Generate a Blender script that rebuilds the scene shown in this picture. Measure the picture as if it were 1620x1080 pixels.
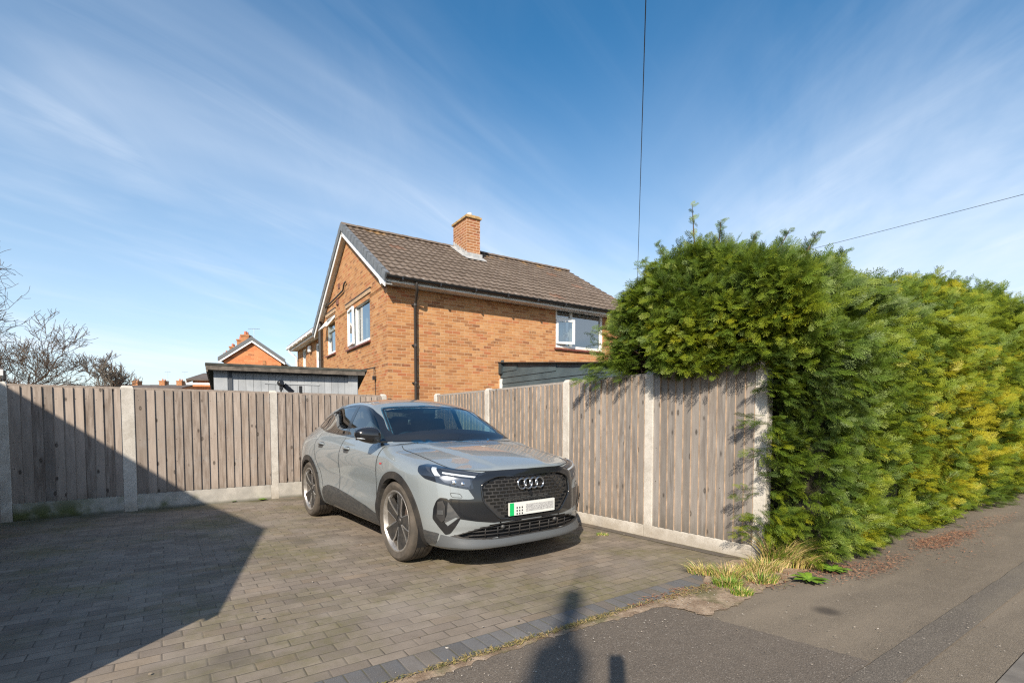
import bpy, bmesh, math, random
import numpy as np
from mathutils import Vector, Matrix
from mathutils.geometry import delaunay_2d_cdt
R=math.radians
random.seed(7); rng=np.random.default_rng(11)
S=bpy.context.scene
for o in list(bpy.data.objects): bpy.data.objects.remove(o)

# ------------------------------------------------------------------ camera
CAM_H=1.305
cam=bpy.data.cameras.new('camera'); cam_o=bpy.data.objects.new('camera',cam); S.collection.objects.link(cam_o)
cam.sensor_fit='HORIZONTAL'; cam.sensor_width=36.0; cam.lens=36.0*794.2/1620.0
cam.shift_x=0.0; cam.shift_y=(700.6-540.0)/1620.0
cam.clip_start=0.05; cam.clip_end=3000.0
cam_o.location=(0,0,CAM_H); cam_o.rotation_euler=(R(90)-0.0462,0,0)
S.camera=cam_o

# ------------------------------------------------------------------ world, sun, exposure
SUN_AZ=R(11.0); SUN_EL=R(33.7)            # light travels to +y and a little to +x
world=bpy.data.worlds.new('World'); S.world=world; world.use_nodes=True
wn=world.node_tree; wn.nodes.clear()
def wnode(t,**kw):
    n=wn.nodes.new(t)
    for k,v in kw.items(): setattr(n,k,v)
    return n
w_out=wnode('ShaderNodeOutputWorld'); w_bg=wnode('ShaderNodeBackground'); w_bg.inputs['Strength'].default_value=0.112
w_sky=wnode('ShaderNodeTexSky',sky_type='NISHITA'); w_sky.sun_disc=False
w_sky.sun_elevation=SUN_EL; w_sky.sun_rotation=math.pi+SUN_AZ
w_sky.air_density=1.0; w_sky.dust_density=0.6; w_sky.ozone_density=2.4; w_sky.altitude=60
w_tc=wnode('ShaderNodeTexCoord')
# thin cirrus: direction projected on a high flat layer, stretched and warped noise
w_sep=wnode('ShaderNodeSeparateXYZ'); wn.links.new(w_tc.outputs['Generated'],w_sep.inputs[0])
def wmath(op,a,b=None,c=None,clamp=False):
    n=wnode('ShaderNodeMath',operation=op); n.use_clamp=clamp
    for i,v in enumerate((a,b,c)):
        if v is None: continue
        if isinstance(v,(int,float)): n.inputs[i].default_value=v
        else: wn.links.new(v,n.inputs[i])
    return n.outputs[0]
zc=wmath('MAXIMUM',w_sep.outputs['Z'],0.0); zd=wmath('ADD',zc,0.12)
cx=wmath('DIVIDE',w_sep.outputs['X'],zd); cy=wmath('DIVIDE',w_sep.outputs['Y'],zd)
w_cmb=wnode('ShaderNodeCombineXYZ'); wn.links.new(cx,w_cmb.inputs[0]); wn.links.new(cy,w_cmb.inputs[1])
def wnoise(scale,rot,stretch,loc,detail,rough,dist):
    m0=wnode('ShaderNodeMapping'); wn.links.new(w_cmb.outputs[0],m0.inputs['Vector']); m0.inputs['Rotation'].default_value=(0,0,rot)
    m=wnode('ShaderNodeMapping'); wn.links.new(m0.outputs[0],m.inputs['Vector']); m.inputs['Scale'].default_value=(stretch,1,1); m.inputs['Location'].default_value=loc
    n=wnode('ShaderNodeTexNoise'); n.inputs['Scale'].default_value=scale; n.inputs['Detail'].default_value=detail
    n.inputs['Roughness'].default_value=rough; n.inputs['Distortion'].default_value=dist
    wn.links.new(m.outputs[0],n.inputs['Vector']); return n.outputs['Fac']
def wrange(v,a,b,c,d):
    n=wnode('ShaderNodeMapRange',interpolation_type='SMOOTHSTEP'); wn.links.new(v,n.inputs[0])
    for i,x in zip((1,2,3,4),(a,b,c,d)): n.inputs[i].default_value=x
    return n.outputs[0]
veil=wrange(wnoise(0.8,R(-60),0.5,(3.1,1.7,0),5,0.55,0.6),0.40,0.72,0,1)
wisp=wrange(wnoise(2.2,R(-98),0.22,(0.4,5.2,0),8,0.62,0.7),0.42,0.72,0,1)
wisp2=wrange(wnoise(3.0,R(-56),0.24,(7.4,2.2,0),9,0.60,1.1),0.40,0.80,0,1)
left=wrange(cx,-0.9,0.9,1,0); right=wrange(cx,0.1,1.3,0,1)
wl=wmath('MULTIPLY',wmath('MULTIPLY',wisp2,0.62),wmath('MULTIPLY_ADD',left,0.8,0.2)); wr=wmath('MULTIPLY',wisp,wmath('MULTIPLY_ADD',right,0.8,0.2))
m1=wmath('MAXIMUM',wl,wr)
m2=wmath('ADD',wmath('MULTIPLY',m1,wmath('MULTIPLY_ADD',veil,0.40,0.14)),wmath('MULTIPLY',veil,0.34))
low=wrange(w_sep.outputs['Z'],0.0,0.62,0.60,0.0)        # thin high veil thickens towards the horizon
soft=wmath('MULTIPLY',wmath('MULTIPLY',right,wrange(wnoise(0.9,R(-80),0.6,(1.3,8.2,0),6,0.6,0.7),0.30,0.62,0,1)),0.30)
m3=wmath('ADD',wmath('ADD',m2,low),soft,clamp=True)
fade=wrange(w_sep.outputs['Z'],-0.02,0.03,0,1)
m4=wmath('MULTIPLY',m3,wmath('MULTIPLY',fade,0.80))
w_hsv=wnode('ShaderNodeHueSaturation'); w_hsv.inputs['Saturation'].default_value=1.30; w_hsv.inputs['Hue'].default_value=0.492
wn.links.new(w_sky.outputs[0],w_hsv.inputs['Color'])
w_mix=wnode('ShaderNodeMix',data_type='RGBA'); wn.links.new(m4,w_mix.inputs[0])
wn.links.new(w_hsv.outputs[0],w_mix.inputs[6]); w_mix.inputs[7].default_value=(5.6,6.1,6.8,1)
wn.links.new(w_mix.outputs[2],w_bg.inputs['Color']); wn.links.new(w_bg.outputs[0],w_out.inputs[0])

sun=bpy.data.lights.new('sun','SUN'); sun_o=bpy.data.objects.new('sun',sun); S.collection.objects.link(sun_o)
sun.energy=4.8; sun.angle=R(0.5); sun.color=(1.0,0.89,0.74)
sd=Vector((math.sin(SUN_AZ)*math.cos(SUN_EL),math.cos(SUN_AZ)*math.cos(SUN_EL),-math.sin(SUN_EL)))
sun_o.rotation_euler=sd.to_track_quat('-Z','Y').to_euler(); sun_o.location=(-5,-20,20)
S.view_settings.view_transform='Standard'; S.view_settings.look='None'; S.view_settings.exposure=0.62; S.view_settings.gamma=1.0
S.view_settings.use_curve_mapping=False
S.cycles.max_bounces=10; S.cycles.transparent_max_bounces=24; S.cycles.sample_clamp_indirect=4; S.cycles.use_denoising=False; S.cycles.filter_width=1.25

# ------------------------------------------------------------------ helpers
COL=S.collection
def tag(o,label=None,cat=None,group=None,kind=None):
    if label: o['label']=label
    if cat: o['category']=cat
    if group: o['group']=group
    if kind: o['kind']=kind
    return o
def empty(name,loc=(0,0,0),rz=0.0):
    o=bpy.data.objects.new(name,None); COL.objects.link(o); o.location=loc; o.rotation_euler=(0,0,rz)
    o.empty_display_size=0.3; return o
def mk(name,verts,faces,mat=None,parent=None,smooth=False,normals=None,uv=None,attr=None,mats=None,midx=None,auto=None):
    me=bpy.data.meshes.new(name)
    verts=np.asarray(verts,dtype=np.float64).reshape(-1,3)
    if isinstance(faces,np.ndarray):
        k=faces.shape[1]; nf=len(faces)
        me.vertices.add(len(verts)); me.vertices.foreach_set('co',verts.ravel())
        me.loops.add(nf*k); me.loops.foreach_set('vertex_index',faces.ravel().astype(np.int32))
        me.polygons.add(nf); me.polygons.foreach_set('loop_start',np.arange(nf,dtype=np.int32)*k)
        try: me.polygons.foreach_set('loop_total',np.full(nf,k,dtype=np.int32))
        except Exception: pass
        me.update(calc_edges=True); me.validate()
    else:
        me.from_pydata([tuple(v) for v in verts],[],[tuple(f) for f in faces]); me.update()
    if mats:
        for m in mats: me.materials.append(m)
        if midx is not None: me.polygons.foreach_set('material_index',np.asarray(midx,dtype=np.int32))
    elif mat: me.materials.append(mat)
    if smooth: me.polygons.foreach_set('use_smooth',np.ones(len(me.polygons),dtype=bool))
    if auto is not None:
        me.polygons.foreach_set('use_smooth',np.ones(len(me.polygons),dtype=bool)); me.set_sharp_from_angle(angle=R(auto))
    if normals is not None: me.normals_split_custom_set_from_vertices([tuple(n) for n in normals])
    if uv is not None:     # per-vertex uv
        li=np.empty(len(me.loops),dtype=np.int32); me.loops.foreach_get('vertex_index',li)
        l=me.uv_layers.new(name='uv'); l.data.foreach_set('uv',np.asarray(uv,dtype=np.float32)[li].ravel())
    if attr is not None:   # dict name-> per-vertex float
        for k2,v in attr.items():
            a=me.attributes.new(k2,'FLOAT','POINT'); a.data.foreach_set('value',np.asarray(v,dtype=np.float32))
    o=bpy.data.objects.new(name,me); COL.objects.link(o)
    if parent is not None: o.parent=parent
    return o
class MB:
    """collects shapes into one mesh, with an optional per-vertex random value 'rnd' per piece"""
    def __init__(s): s.v=[]; s.f=[]; s.r=[]; s.m=[]; s.cm=0
    def add(s,vs,fs,r=0.0):
        b=len(s.v); s.v+= [tuple(map(float,p)) for p in vs]; s.f+=[tuple(i+b for i in f) for f in fs]; s.r+=[r]*len(vs); s.m+=[s.cm]*len(fs); return s
    def box(s,c,d,rz=0.0,r=0.0,rot=None):
        hx,hy,hz=d[0]/2,d[1]/2,d[2]/2
        P=[Vector((x,y,z)) for z in(-hz,hz) for y in(-hy,hy) for x in(-hx,hx)]
        M=rot if rot is not None else Matrix.Rotation(rz,3,'Z')
        P=[M@p+Vector(c) for p in P]
        return s.add(P,[(0,2,3,1),(4,5,7,6),(0,1,5,4),(2,6,7,3),(0,4,6,2),(1,3,7,5)],r)
    def hexa(s,P,r=0.0):   # 8 corners, order as box
        return s.add(P,[(0,2,3,1),(4,5,7,6),(0,1,5,4),(2,6,7,3),(0,4,6,2),(1,3,7,5)],r)
    def prism(s,poly,h,axis=(0,0,1),r=0.0):   # poly list of 3d points, extruded by axis*h
        n=len(poly); a=Vector(axis)*h
        vs=[Vector(p) for p in poly]+[Vector(p)+a for p in poly]
        fs=[tuple(range(n-1,-1,-1)),tuple(range(n,2*n))]+[(i,(i+1)%n,n+(i+1)%n,n+i) for i in range(n)]
        return s.add(vs,fs,r)
    def tube(s,pts,rad,n=8,r=0.0,cap=True):
        pts=[Vector(p) for p in pts]; m=len(pts)
        rads=rad if hasattr(rad,'__len__') else [rad]*m
        vs=[];up=None
        for i,p in enumerate(pts):
            t=(pts[min(i+1,m-1)]-pts[max(i-1,0)]).normalized()
            if up is None: up=Vector((0,0,1)) if abs(t.z)<.9 else Vector((1,0,0))
            a=t.cross(up)
            if a.length<1e-5: a=t.orthogonal()
            a.normalize(); b=a.cross(t).normalized(); up=b
            for k in range(n):
                th=2*math.pi*k/n; vs.append(p+(a*math.cos(th)+b*math.sin(th))*rads[i])
        fs=[(i*n+k,i*n+(k+1)%n,(i+1)*n+(k+1)%n,(i+1)*n+k) for i in range(m-1) for k in range(n)]
        if cap: fs+=[tuple(range(n-1,-1,-1)),tuple(range((m-1)*n,m*n))]
        return s.add(vs,fs,r)
    def lathe(s,prof,n=32,M=None,r=0.0,closed=False):   # prof (radius, axial) around local z
        vs=[];m=len(prof)
        for k in range(n):
            th=2*math.pi*k/n
            for q,a in prof: vs.append(Vector((q*math.cos(th),q*math.sin(th),a)))
        if M is not None: vs=[M@v for v in vs]
        fs=[]
        for k in range(n):
            k2=(k+1)%n
            for j in range(m if closed else m-1):
                j2=(j+1)%m; fs.append((k*m+j,k2*m+j,k2*m+j2,k*m+j2))
        return s.add(vs,fs,r)
    def build(s,name,mat=None,parent=None,auto=None,smooth=False,bevel=0,mats=None,seg=2):
        o=mk(name,s.v,s.f,mat,parent,smooth=smooth,auto=auto,attr={'rnd':s.r},mats=mats,midx=s.m if mats else None)
        me=o.data
        if bevel:
            b=o.modifiers.new('bevel','BEVEL'); b.width=bevel; b.segments=seg; b.limit_method='ANGLE'; b.angle_limit=R(40)
        return o

# ---------------------------------------------------------------- material helpers
class Mat:
    def __init__(s,name):
        s.m=bpy.data.materials.new(name); s.m.use_nodes=True; s.nt=s.m.node_tree; s.nt.nodes.clear()
        s.out=s.n('ShaderNodeOutputMaterial'); s.b=s.n('ShaderNodeBsdfPrincipled'); s.l(s.b.outputs[0],s.out.inputs['Surface'])
    def n(s,t,**kw):
        x=s.nt.nodes.new(t)
        for k,v in kw.items(): setattr(x,k,v)
        return x
    def l(s,a,b): s.nt.links.new(a,b)
    def put(s,inp,v):
        if isinstance(v,bpy.types.NodeSocket): s.l(v,inp)
        elif isinstance(v,(tuple,list)): inp.default_value=(*v,1) if len(v)==3 and inp.type=='RGBA' else v
        else: inp.default_value=v
    def set(s,**kw):
        names=dict(col='Base Color',rough='Roughness',metal='Metallic',spec='Specular IOR Level',nor='Normal',coat='Coat Weight',crough='Coat Roughness',trans='Transmission Weight',ior='IOR',alpha='Alpha',sss='Subsurface Weight',ecol='Emission Color',estr='Emission Strength',sheen='Sheen Weight')
        for k,v in kw.items(): s.put(s.b.inputs[names[k]],v)
        return s
    def math(s,op,a,b=None,c=None,clamp=False):
        n=s.n('ShaderNodeMath',operation=op); n.use_clamp=clamp
        for i,v in enumerate((a,b,c)):
            if v is not None: s.put(n.inputs[i],v)
        return n.outputs[0]
    def vmath(s,op,a,b=None,out=0):
        n=s.n('ShaderNodeVectorMath',operation=op); s.put(n.inputs[0],a)
        if b is not None: s.put(n.inputs[1],b)
        return n.outputs[out]
    def obj(s): return s.n('ShaderNodeTexCoord').outputs['Object']
    def uv(s): return s.n('ShaderNodeTexCoord').outputs['UV']
    def attr(s,name): return s.n('ShaderNodeAttribute',attribute_name=name).outputs['Fac']
    def map(s,v,scale=(1,1,1),rot=(0,0,0),loc=(0,0,0)):
        n=s.n('ShaderNodeMapping'); s.l(v,n.inputs[0]); n.inputs['Scale'].default_value=scale; n.inputs['Rotation'].default_value=rot; n.inputs['Location'].default_value=loc
        return n.outputs[0]
    def noise(s,v,scale=5,detail=4,rough=.55,dist=0,out='Fac'):
        n=s.n('ShaderNodeTexNoise'); s.l(v,n.inputs['Vector']); s.put(n.inputs['Scale'],scale); n.inputs['Detail'].default_value=detail
        n.inputs['Roughness'].default_value=rough; n.inputs['Distortion'].default_value=dist; return n.outputs[out]
    def vor(s,v,scale=5,feature='F1',out='Distance',rand=1):
        n=s.n('ShaderNodeTexVoronoi',feature=feature); s.l(v,n.inputs['Vector']); n.inputs['Scale'].default_value=scale; n.inputs['Randomness'].default_value=rand; return n.outputs[out]
    def white(s,v,out='Value'):
        n=s.n('ShaderNodeTexWhiteNoise',noise_dimensions='3D'); s.l(v,n.inputs['Vector']); return n.outputs[out]
    def ramp(s,fac,stops,interp='LINEAR'):
        n=s.n('ShaderNodeValToRGB'); s.put(n.inputs[0],fac); cr=n.color_ramp; cr.interpolation=interp
        while len(cr.elements)<len(stops): cr.elements.new(.5)
        for e,(p,c) in zip(cr.elements,stops): e.position=p; e.color=(*c,1) if len(c)==3 else c
        return n.outputs[0]
    def rng(s,v,a,b,c=0.,d=1.,smooth=True):
        n=s.n('ShaderNodeMapRange'); n.interpolation_type='SMOOTHSTEP' if smooth else 'LINEAR'; s.put(n.inputs[0],v)
        for i,x in zip((1,2,3,4),(a,b,c,d)): s.put(n.inputs[i],x)
        return n.outputs[0]
    def mix(s,fac,a,b,blend='MIX'):
        n=s.n('ShaderNodeMix',data_type='RGBA',blend_type=blend); s.put(n.inputs[0],fac); s.put(n.inputs[6],a if not isinstance(a,(tuple,list)) else (*a,1)[:4]); s.put(n.inputs[7],b if not isinstance(b,(tuple,list)) else (*b,1)[:4]); return n.outputs[2]
    def bump(s,h,strength=.3,dist=.01,nor=None):
        n=s.n('ShaderNodeBump'); s.l(h,n.inputs['Height']); n.inputs['Strength'].default_value=strength; n.inputs['Distance'].default_value=dist
        if nor is not None: s.l(nor,n.inputs['Normal'])
        return n.outputs[0]
    def sep(s,v): n=s.n('ShaderNodeSeparateXYZ'); s.l(v,n.inputs[0]); return n.outputs
    def comb(s,x=0,y=0,z=0):
        n=s.n('ShaderNodeCombineXYZ')
        for i,v in enumerate((x,y,z)): s.put(n.inputs[i],v)
        return n.outputs[0]
    def cells(s,u,v,w,h,joint,shift=.5,soft=.3,halfrand=False):
        """running-bond cells: returns (cell id vector, mortar mask 1=in joint, fu, fv)"""
        rv=s.math('DIVIDE',v,h); row=s.math('FLOOR',rv); fv=s.math('FRACT',rv)
        odd=s.math('FLOORED_MODULO',row,2.0)
        ru=s.math('ADD',s.math('DIVIDE',u,w),s.math('MULTIPLY',odd,shift)); cu=s.math('FLOOR',ru); fu=s.math('FRACT',ru)
        du=s.math('MULTIPLY',s.math('MINIMUM',fu,s.math('SUBTRACT',1.0,fu)),w); dv=s.math('MULTIPLY',s.math('MINIMUM',fv,s.math('SUBTRACT',1.0,fv)),h)
        d=s.math('MINIMUM',du,dv)
        mort=s.rng(d,joint*.5*(1-soft),joint*.5*(1+soft),1,0)
        return s.comb(cu,row,0.5),mort,fu,fv,d
def _fres(s,f0=.045,k=1.0,add=0.0):
    g=s.n('ShaderNodeNewGeometry'); d=s.math('ABSOLUTE',s.vmath('DOT_PRODUCT',g.outputs['Normal'],g.outputs['Incoming'],out=1))
    p=s.math('POWER',s.math('SUBTRACT',1.0,d,clamp=True),5.0)
    return s.math('ADD',s.math('MULTIPLY',s.math('MULTIPLY_ADD',p,1-f0,f0),k),add,clamp=True)
Mat.fres=_fres
def simple(name,col,rough=.5,metal=0,spec=.5,coat=0,noise=0,nscale=8,bump=0,bscale=60):
    m=Mat(name); c=col
    if noise:
        n=m.noise(m.obj(),nscale,5); c=m.mix(m.rng(n,.3,.7),tuple(x*(1-noise) for x in col),tuple(min(1,x*(1+noise)) for x in col))
    m.set(col=c,rough=rough,metal=metal,spec=spec,coat=coat)
    if bump: m.set(nor=m.bump(m.noise(m.obj(),bscale,4),bump,.005))
    return m.m
# ================================================================== GROUND, PAVING
AX=R(34.6); UX=Vector((math.cos(AX),math.sin(AX),0)); UY=Vector((-math.sin(AX),math.cos(AX),0))   # street direction / into the plot
def P2(x,y,z=0.0): return Vector((x,y,z))
def sheet(name,pts,z,mat,label=None):
    o=mk(name,[(p[0],p[1],z) for p in pts],[tuple(range(len(pts)))],mat); o['kind']='structure'; return o
PL=Vector((-5.47,7.15,0)); DL_=Vector((.794,.608,0)).normalized()
PR=Vector((2.28,4.645,0)); DR_=Vector((-.6226,.7826,0)).normalized()
BI=Vector((-.626,2.672,0))      # a point on the inner edge of the border course
# ---- paving material: 200 x 100 blocks in running bond
def paver_mat(name,w,h,cols,rot=0.0,origin=(0,0),moss=True,joint=.007,shift=.5):
    m=Mat(name); o=m.obj(); q=m.map(o,loc=(0,0,0),rot=(0,0,-rot)); s=m.sep(q)
    wob=m.math('MULTIPLY',m.math('SUBTRACT',m.noise(o,3.0,2),.5),.012)
    u=m.math('ADD',m.math('ADD',s[0],origin[0]),wob); v=m.math('ADD',m.math('ADD',s[1],origin[1]),m.math('MULTIPLY',wob,.7))
    cid,mort,fu,fv,d=m.cells(u,v,w,h,joint,shift,soft=.6)
    wn_=m.white(cid); wn2=m.white(m.vmath('ADD',cid,(7.3,2.1,5.5)))
    c=m.ramp(wn_,cols)
    c=m.mix(m.math('MULTIPLY',m.rng(wn2,.82,.97),.38),c,(.235,.170,.105))           # the odd sandy block
    big=m.noise(o,.55,5,.6); mid=m.noise(o,3.5,6,.65); fine=m.noise(o,120,4,.7); spk=m.noise(o,420,2,.6)
    c=m.mix(m.rng(mid,.25,.75,0,.55),c,(.088,.074,.060))
    c=m.mix(m.math('MULTIPLY',m.rng(fine,.45,.8),.35),c,(.27,.235,.20))
    c=m.mix(m.math('MULTIPLY',m.rng(spk,.62,.72),.70),c,(.42,.38,.33)); c=m.mix(m.math('MULTIPLY',m.rng(m.noise(o,300,2,.6),.60,.70),.55),c,(.07,.06,.05))
    c=m.mix(m.math('MULTIPLY',m.rng(m.noise(o,70,5,.75),.55,.72),.45),c,(.065,.055,.045))
    if moss:
        mo=m.math('MULTIPLY',m.rng(m.noise(m.map(o,loc=(3.2,1.7,0)),.85,6,.65),.44,.66),m.rng(m.noise(o,14,4),.3,.7,.45,1))
        c=m.mix(m.math('MULTIPLY',mo,.62),c,(.125,.118,.035))
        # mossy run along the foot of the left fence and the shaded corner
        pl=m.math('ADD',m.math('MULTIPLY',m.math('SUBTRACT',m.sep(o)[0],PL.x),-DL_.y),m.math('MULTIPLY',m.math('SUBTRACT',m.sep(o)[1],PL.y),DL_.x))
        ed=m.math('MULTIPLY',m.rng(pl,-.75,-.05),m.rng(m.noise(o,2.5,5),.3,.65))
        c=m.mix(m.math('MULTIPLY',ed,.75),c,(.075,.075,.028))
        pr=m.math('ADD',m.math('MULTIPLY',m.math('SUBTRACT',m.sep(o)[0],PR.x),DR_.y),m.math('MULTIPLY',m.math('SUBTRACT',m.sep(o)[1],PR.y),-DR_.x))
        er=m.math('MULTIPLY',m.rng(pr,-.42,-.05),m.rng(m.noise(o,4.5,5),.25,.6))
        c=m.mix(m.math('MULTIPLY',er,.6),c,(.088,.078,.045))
    jm=m.mix(m.rng(m.noise(o,9,4),.35,.65),(.078,.066,.053),(.098,.092,.042))
    if moss: jm=m.mix(m.rng(m.noise(o,1.3,4),.45,.7),(.075,.063,.051),jm)
    jf=m.math('MULTIPLY',mort,m.rng(m.noise(o,5,4),.3,.65,.25,1))
    c=m.mix(jf,c,jm)
    hgt=m.math('ADD',m.math('MULTIPLY',m.rng(d,0,.011),1.0),m.math('ADD',m.math('MULTIPLY',fine,.18),m.math('MULTIPLY',wn_,.30)))
    if moss:    # tyre grime, oily patches
        st=m.math('MULTIPLY',m.rng(m.noise(m.map(o,loc=(8.1,3.3,0)),1.1,5,.6),.56,.72),.45); c=m.mix(st,c,(.075,.066,.058))
        lt=m.math('MULTIPLY',m.rng(m.noise(m.map(o,loc=(1.1,6.3,0)),.8,5,.6),.52,.70),.35); c=m.mix(lt,c,(.30,.265,.23))
    tl=m.vmath('MULTIPLY',m.vmath('SUBTRACT',m.white(m.vmath('ADD',cid,(1.7,4.4,2.2)),out='Color'),(.5,.5,.5)),(.075,.075,0.0))
    gn=m.vmath('NORMALIZE',m.vmath('ADD',m.n('ShaderNodeNewGeometry').outputs['Normal'],tl))
    m.set(col=c,rough=m.rng(mid,.3,.7,.72,.92),spec=.3,nor=m.bump(hgt,.38,.004,nor=gn))
    return m.m
MAT_PAVE=paver_mat('block_paving',.205,.103,[(0,(.190,.157,.128)),(.35,(.243,.202,.163)),(.7,(.285,.237,.188)),(1,(.226,.186,.152))],rot=AX,origin=(.05,.02))
bu=Vector((BI.x,BI.y)).dot(Vector((UX.x,UX.y))); bv=Vector((BI.x,BI.y)).dot(Vector((UY.x,UY.y)))
MAT_BORD=paver_mat('charcoal_border_block',.0972,.203,[(0,(.100,.106,.115)),(.5,(.128,.133,.141)),(1,(.158,.160,.165))],rot=AX,origin=(-bu+.0972*40,-bv+.203*40-.001),moss=False,shift=0.0)
def tarmac(name,c0,c1,chip,chipamt,warm=None,rough=.9,scale=1.0,shade_spots=None):
    m=Mat(name); o=m.obj()
    big=m.noise(o,.7,5,.6); mid=m.noise(o,7,5,.65); v=m.vor(o,150*scale,'F1','Color'); vs=m.sep(v)[0]; vd=m.vor(o,150*scale)
    c=m.mix(m.rng(big,.3,.7),c0,c1)
    c=m.mix(m.rng(mid,.3,.75,0,.35),c,tuple(x*.72 for x in c0))
    c=m.mix(m.math('MULTIPLY',m.math('MULTIPLY',m.rng(vs,1-chipamt*1.5,1-chipamt*.6),m.rng(vd,.50,.25)),.80),c,chip)
    v2=m.vor(o,46*scale,'F1','Color'); c=m.mix(m.math('MULTIPLY',m.math('MULTIPLY',m.rng(m.sep(v2)[1],.965,.975),m.rng(m.vor(o,46*scale),.30,.18)),.75),c,tuple(min(.6,x*1.1) for x in chip))
    v3=m.vor(o,230*scale,'F1','Color'); c=m.mix(m.math('MULTIPLY',m.rng(m.sep(v3)[2],.5,.85),.50),c,(.035,.032,.03))
    if warm: c=m.mix(m.math('MULTIPLY',m.rng(m.noise(m.map(m.map(o,rot=(0,0,-AX)),scale=(.35,1.6,1)),1.1,5,.6),.45,.68),.7),c,warm)
    if shade_spots:  # soft round shadow blobs painted into the tarmac colour
        for (x,y,r,k) in shade_spots:
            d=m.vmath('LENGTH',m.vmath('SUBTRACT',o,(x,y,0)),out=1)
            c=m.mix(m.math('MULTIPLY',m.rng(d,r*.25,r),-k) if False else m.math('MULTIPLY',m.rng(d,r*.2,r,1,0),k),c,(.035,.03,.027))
    h=m.math('ADD',m.math('MULTIPLY',vd,1.0),m.math('MULTIPLY',mid,.6))
    m.set(col=c,rough=rough,spec=.25,nor=m.bump(h,.6,.004)); return m.m
MAT_DARK=tarmac('crossover_tarmac',(.135,.113,.092),(.158,.132,.106),(.34,.31,.27),.16)
MAT_PAVT=tarmac('pavement_tarmac',(.172,.142,.108),(.205,.170,.128),(.36,.32,.27),.12,warm=(.215,.178,.135),scale=1.3,shade_spots=[(2.16,3.39,.125,.72)])
MAT_STRIP=tarmac('strip_tarmac',(.132,.114,.095),(.155,.134,.110),(.36,.32,.27),.16,warm=(.172,.148,.115))
MAT_ROAD=tarmac('road_tarmac',(.070,.068,.066),(.088,.084,.080),(.27,.25,.23),.18)
m=Mat('earth'); o=m.obj(); c=m.mix(m.rng(m.noise(o,2,6),.3,.7),(.13,.095,.065),(.20,.155,.11)); c=m.mix(m.rng(m.noise(o,.2,3),.45,.55),c,(.06,.085,.03)); m.set(col=c,rough=.95,nor=m.bump(m.noise(o,60,5),.5,.02)); MAT_EARTH=m.m
m=Mat('sandy_soil'); o=m.obj(); c=m.mix(m.rng(m.noise(o,7,6,.7),.32,.68),(.20,.135,.085),(.43,.33,.235)); c=m.mix(m.math('MULTIPLY',m.rng(m.noise(o,45,4),.55,.7),.8),c,(.16,.10,.06))
c=m.mix(m.math('MULTIPLY',m.rng(m.noise(m.map(o,loc=(4,2,0)),3.2,5),.50,.66),.8),c,(.12,.115,.045)); m.set(col=c,rough=.95,nor=m.bump(m.noise(o,130,5,.7),.8,.012)); MAT_SOIL=m.m
m=Mat('kerb_concrete'); o=m.obj(); c=m.mix(m.rng(m.noise(o,8,5),.3,.7),(.115,.103,.090),(.165,.148,.128)); m.set(col=c,rough=.85,nor=m.bump(m.noise(o,200,3),.4,.003)); MAT_KERB=m.m

mk('ground',[(-700,-300,-.30),(700,-300,-.30),(700,1500,-.30),(-700,1500,-.30)],[(0,1,2,3)],MAT_EARTH)['kind']='structure'
def uvw(u,w): return Vector((0,0,0))+UX*u+UY*w
def uw(p): p=Vector((p[0],p[1],0)); return p.dot(UX),p.dot(UY)
kw=uw((2.411,2.448))[1]                     # kerb line
g0=uw((1.09,3.46)); g1=uw((1.95,2.64))      # edge of the dark crossover patch
sw=uw((1.95,2.66))[1]; s3w=uw((2.86,3.07))[1]
# pavement, crossover, strips, road
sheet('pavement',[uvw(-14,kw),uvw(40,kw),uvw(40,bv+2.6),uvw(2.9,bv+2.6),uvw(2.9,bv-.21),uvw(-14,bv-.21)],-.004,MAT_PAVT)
sheet('garden_ground',[PL-DL_*9,PL+DL_*5.8,PR+DR_*6.1,PR-DR_*.05,uvw(40,bv+2.6),uvw(60,60),uvw(-60,60),uvw(-40,bv+1)],-.02,MAT_EARTH)
def wob_line(a,b,n,amp):
    out=[]
    for i in range(n+1):
        t=i/n; p=a.lerp(b,t); d=(b-a).normalized(); nn=Vector((-d.y,d.x,0)); out.append(p+nn*(rng.random()-.5)*2*amp*(0 if i in(0,n) else 1))
    return out
edge=wob_line(Vector((1.05,3.50,0)),Vector((1.95,2.655,0)),60,.008)
bor_o=[BI+UX*u-UY*.206 for u in np.linspace(-12,1.95,30)]
front=[uvw(u,sw) for u in (uw((1.95,2.655))[0],-14)]
sheet('crossover',[Vector((p.x,p.y,0)) for p in bor_o]+edge+front,.002,MAT_DARK)
st=wob_line(uvw(uw((1.95,2.655))[0]-16,sw-.004),uvw(14,sw-.004),160,.006)
sheet('pavement_strip',st+[uvw(14,s3w),uvw(-14,s3w)],.006 if False else .004,MAT_STRIP)
dp=[(2.029,2.532),(2.16,2.38),(1.3,1.6),(.9,1.75)]
sheet('road',[uvw(-60,kw-.13),uvw(60,kw-.13),uvw(60,-7),uvw(-60,-7)],-.03,MAT_ROAD)
kb=MB()
for k in range(-18,22):
    c=uvw(k*.915+.2,kw-.064); kb.box((c.x,c.y,-.0565),(.911,.127,.10),AX,rng.random())
kerb=kb.build('kerb',MAT_KERB,bevel=.003); kerb['kind']='structure'
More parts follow.
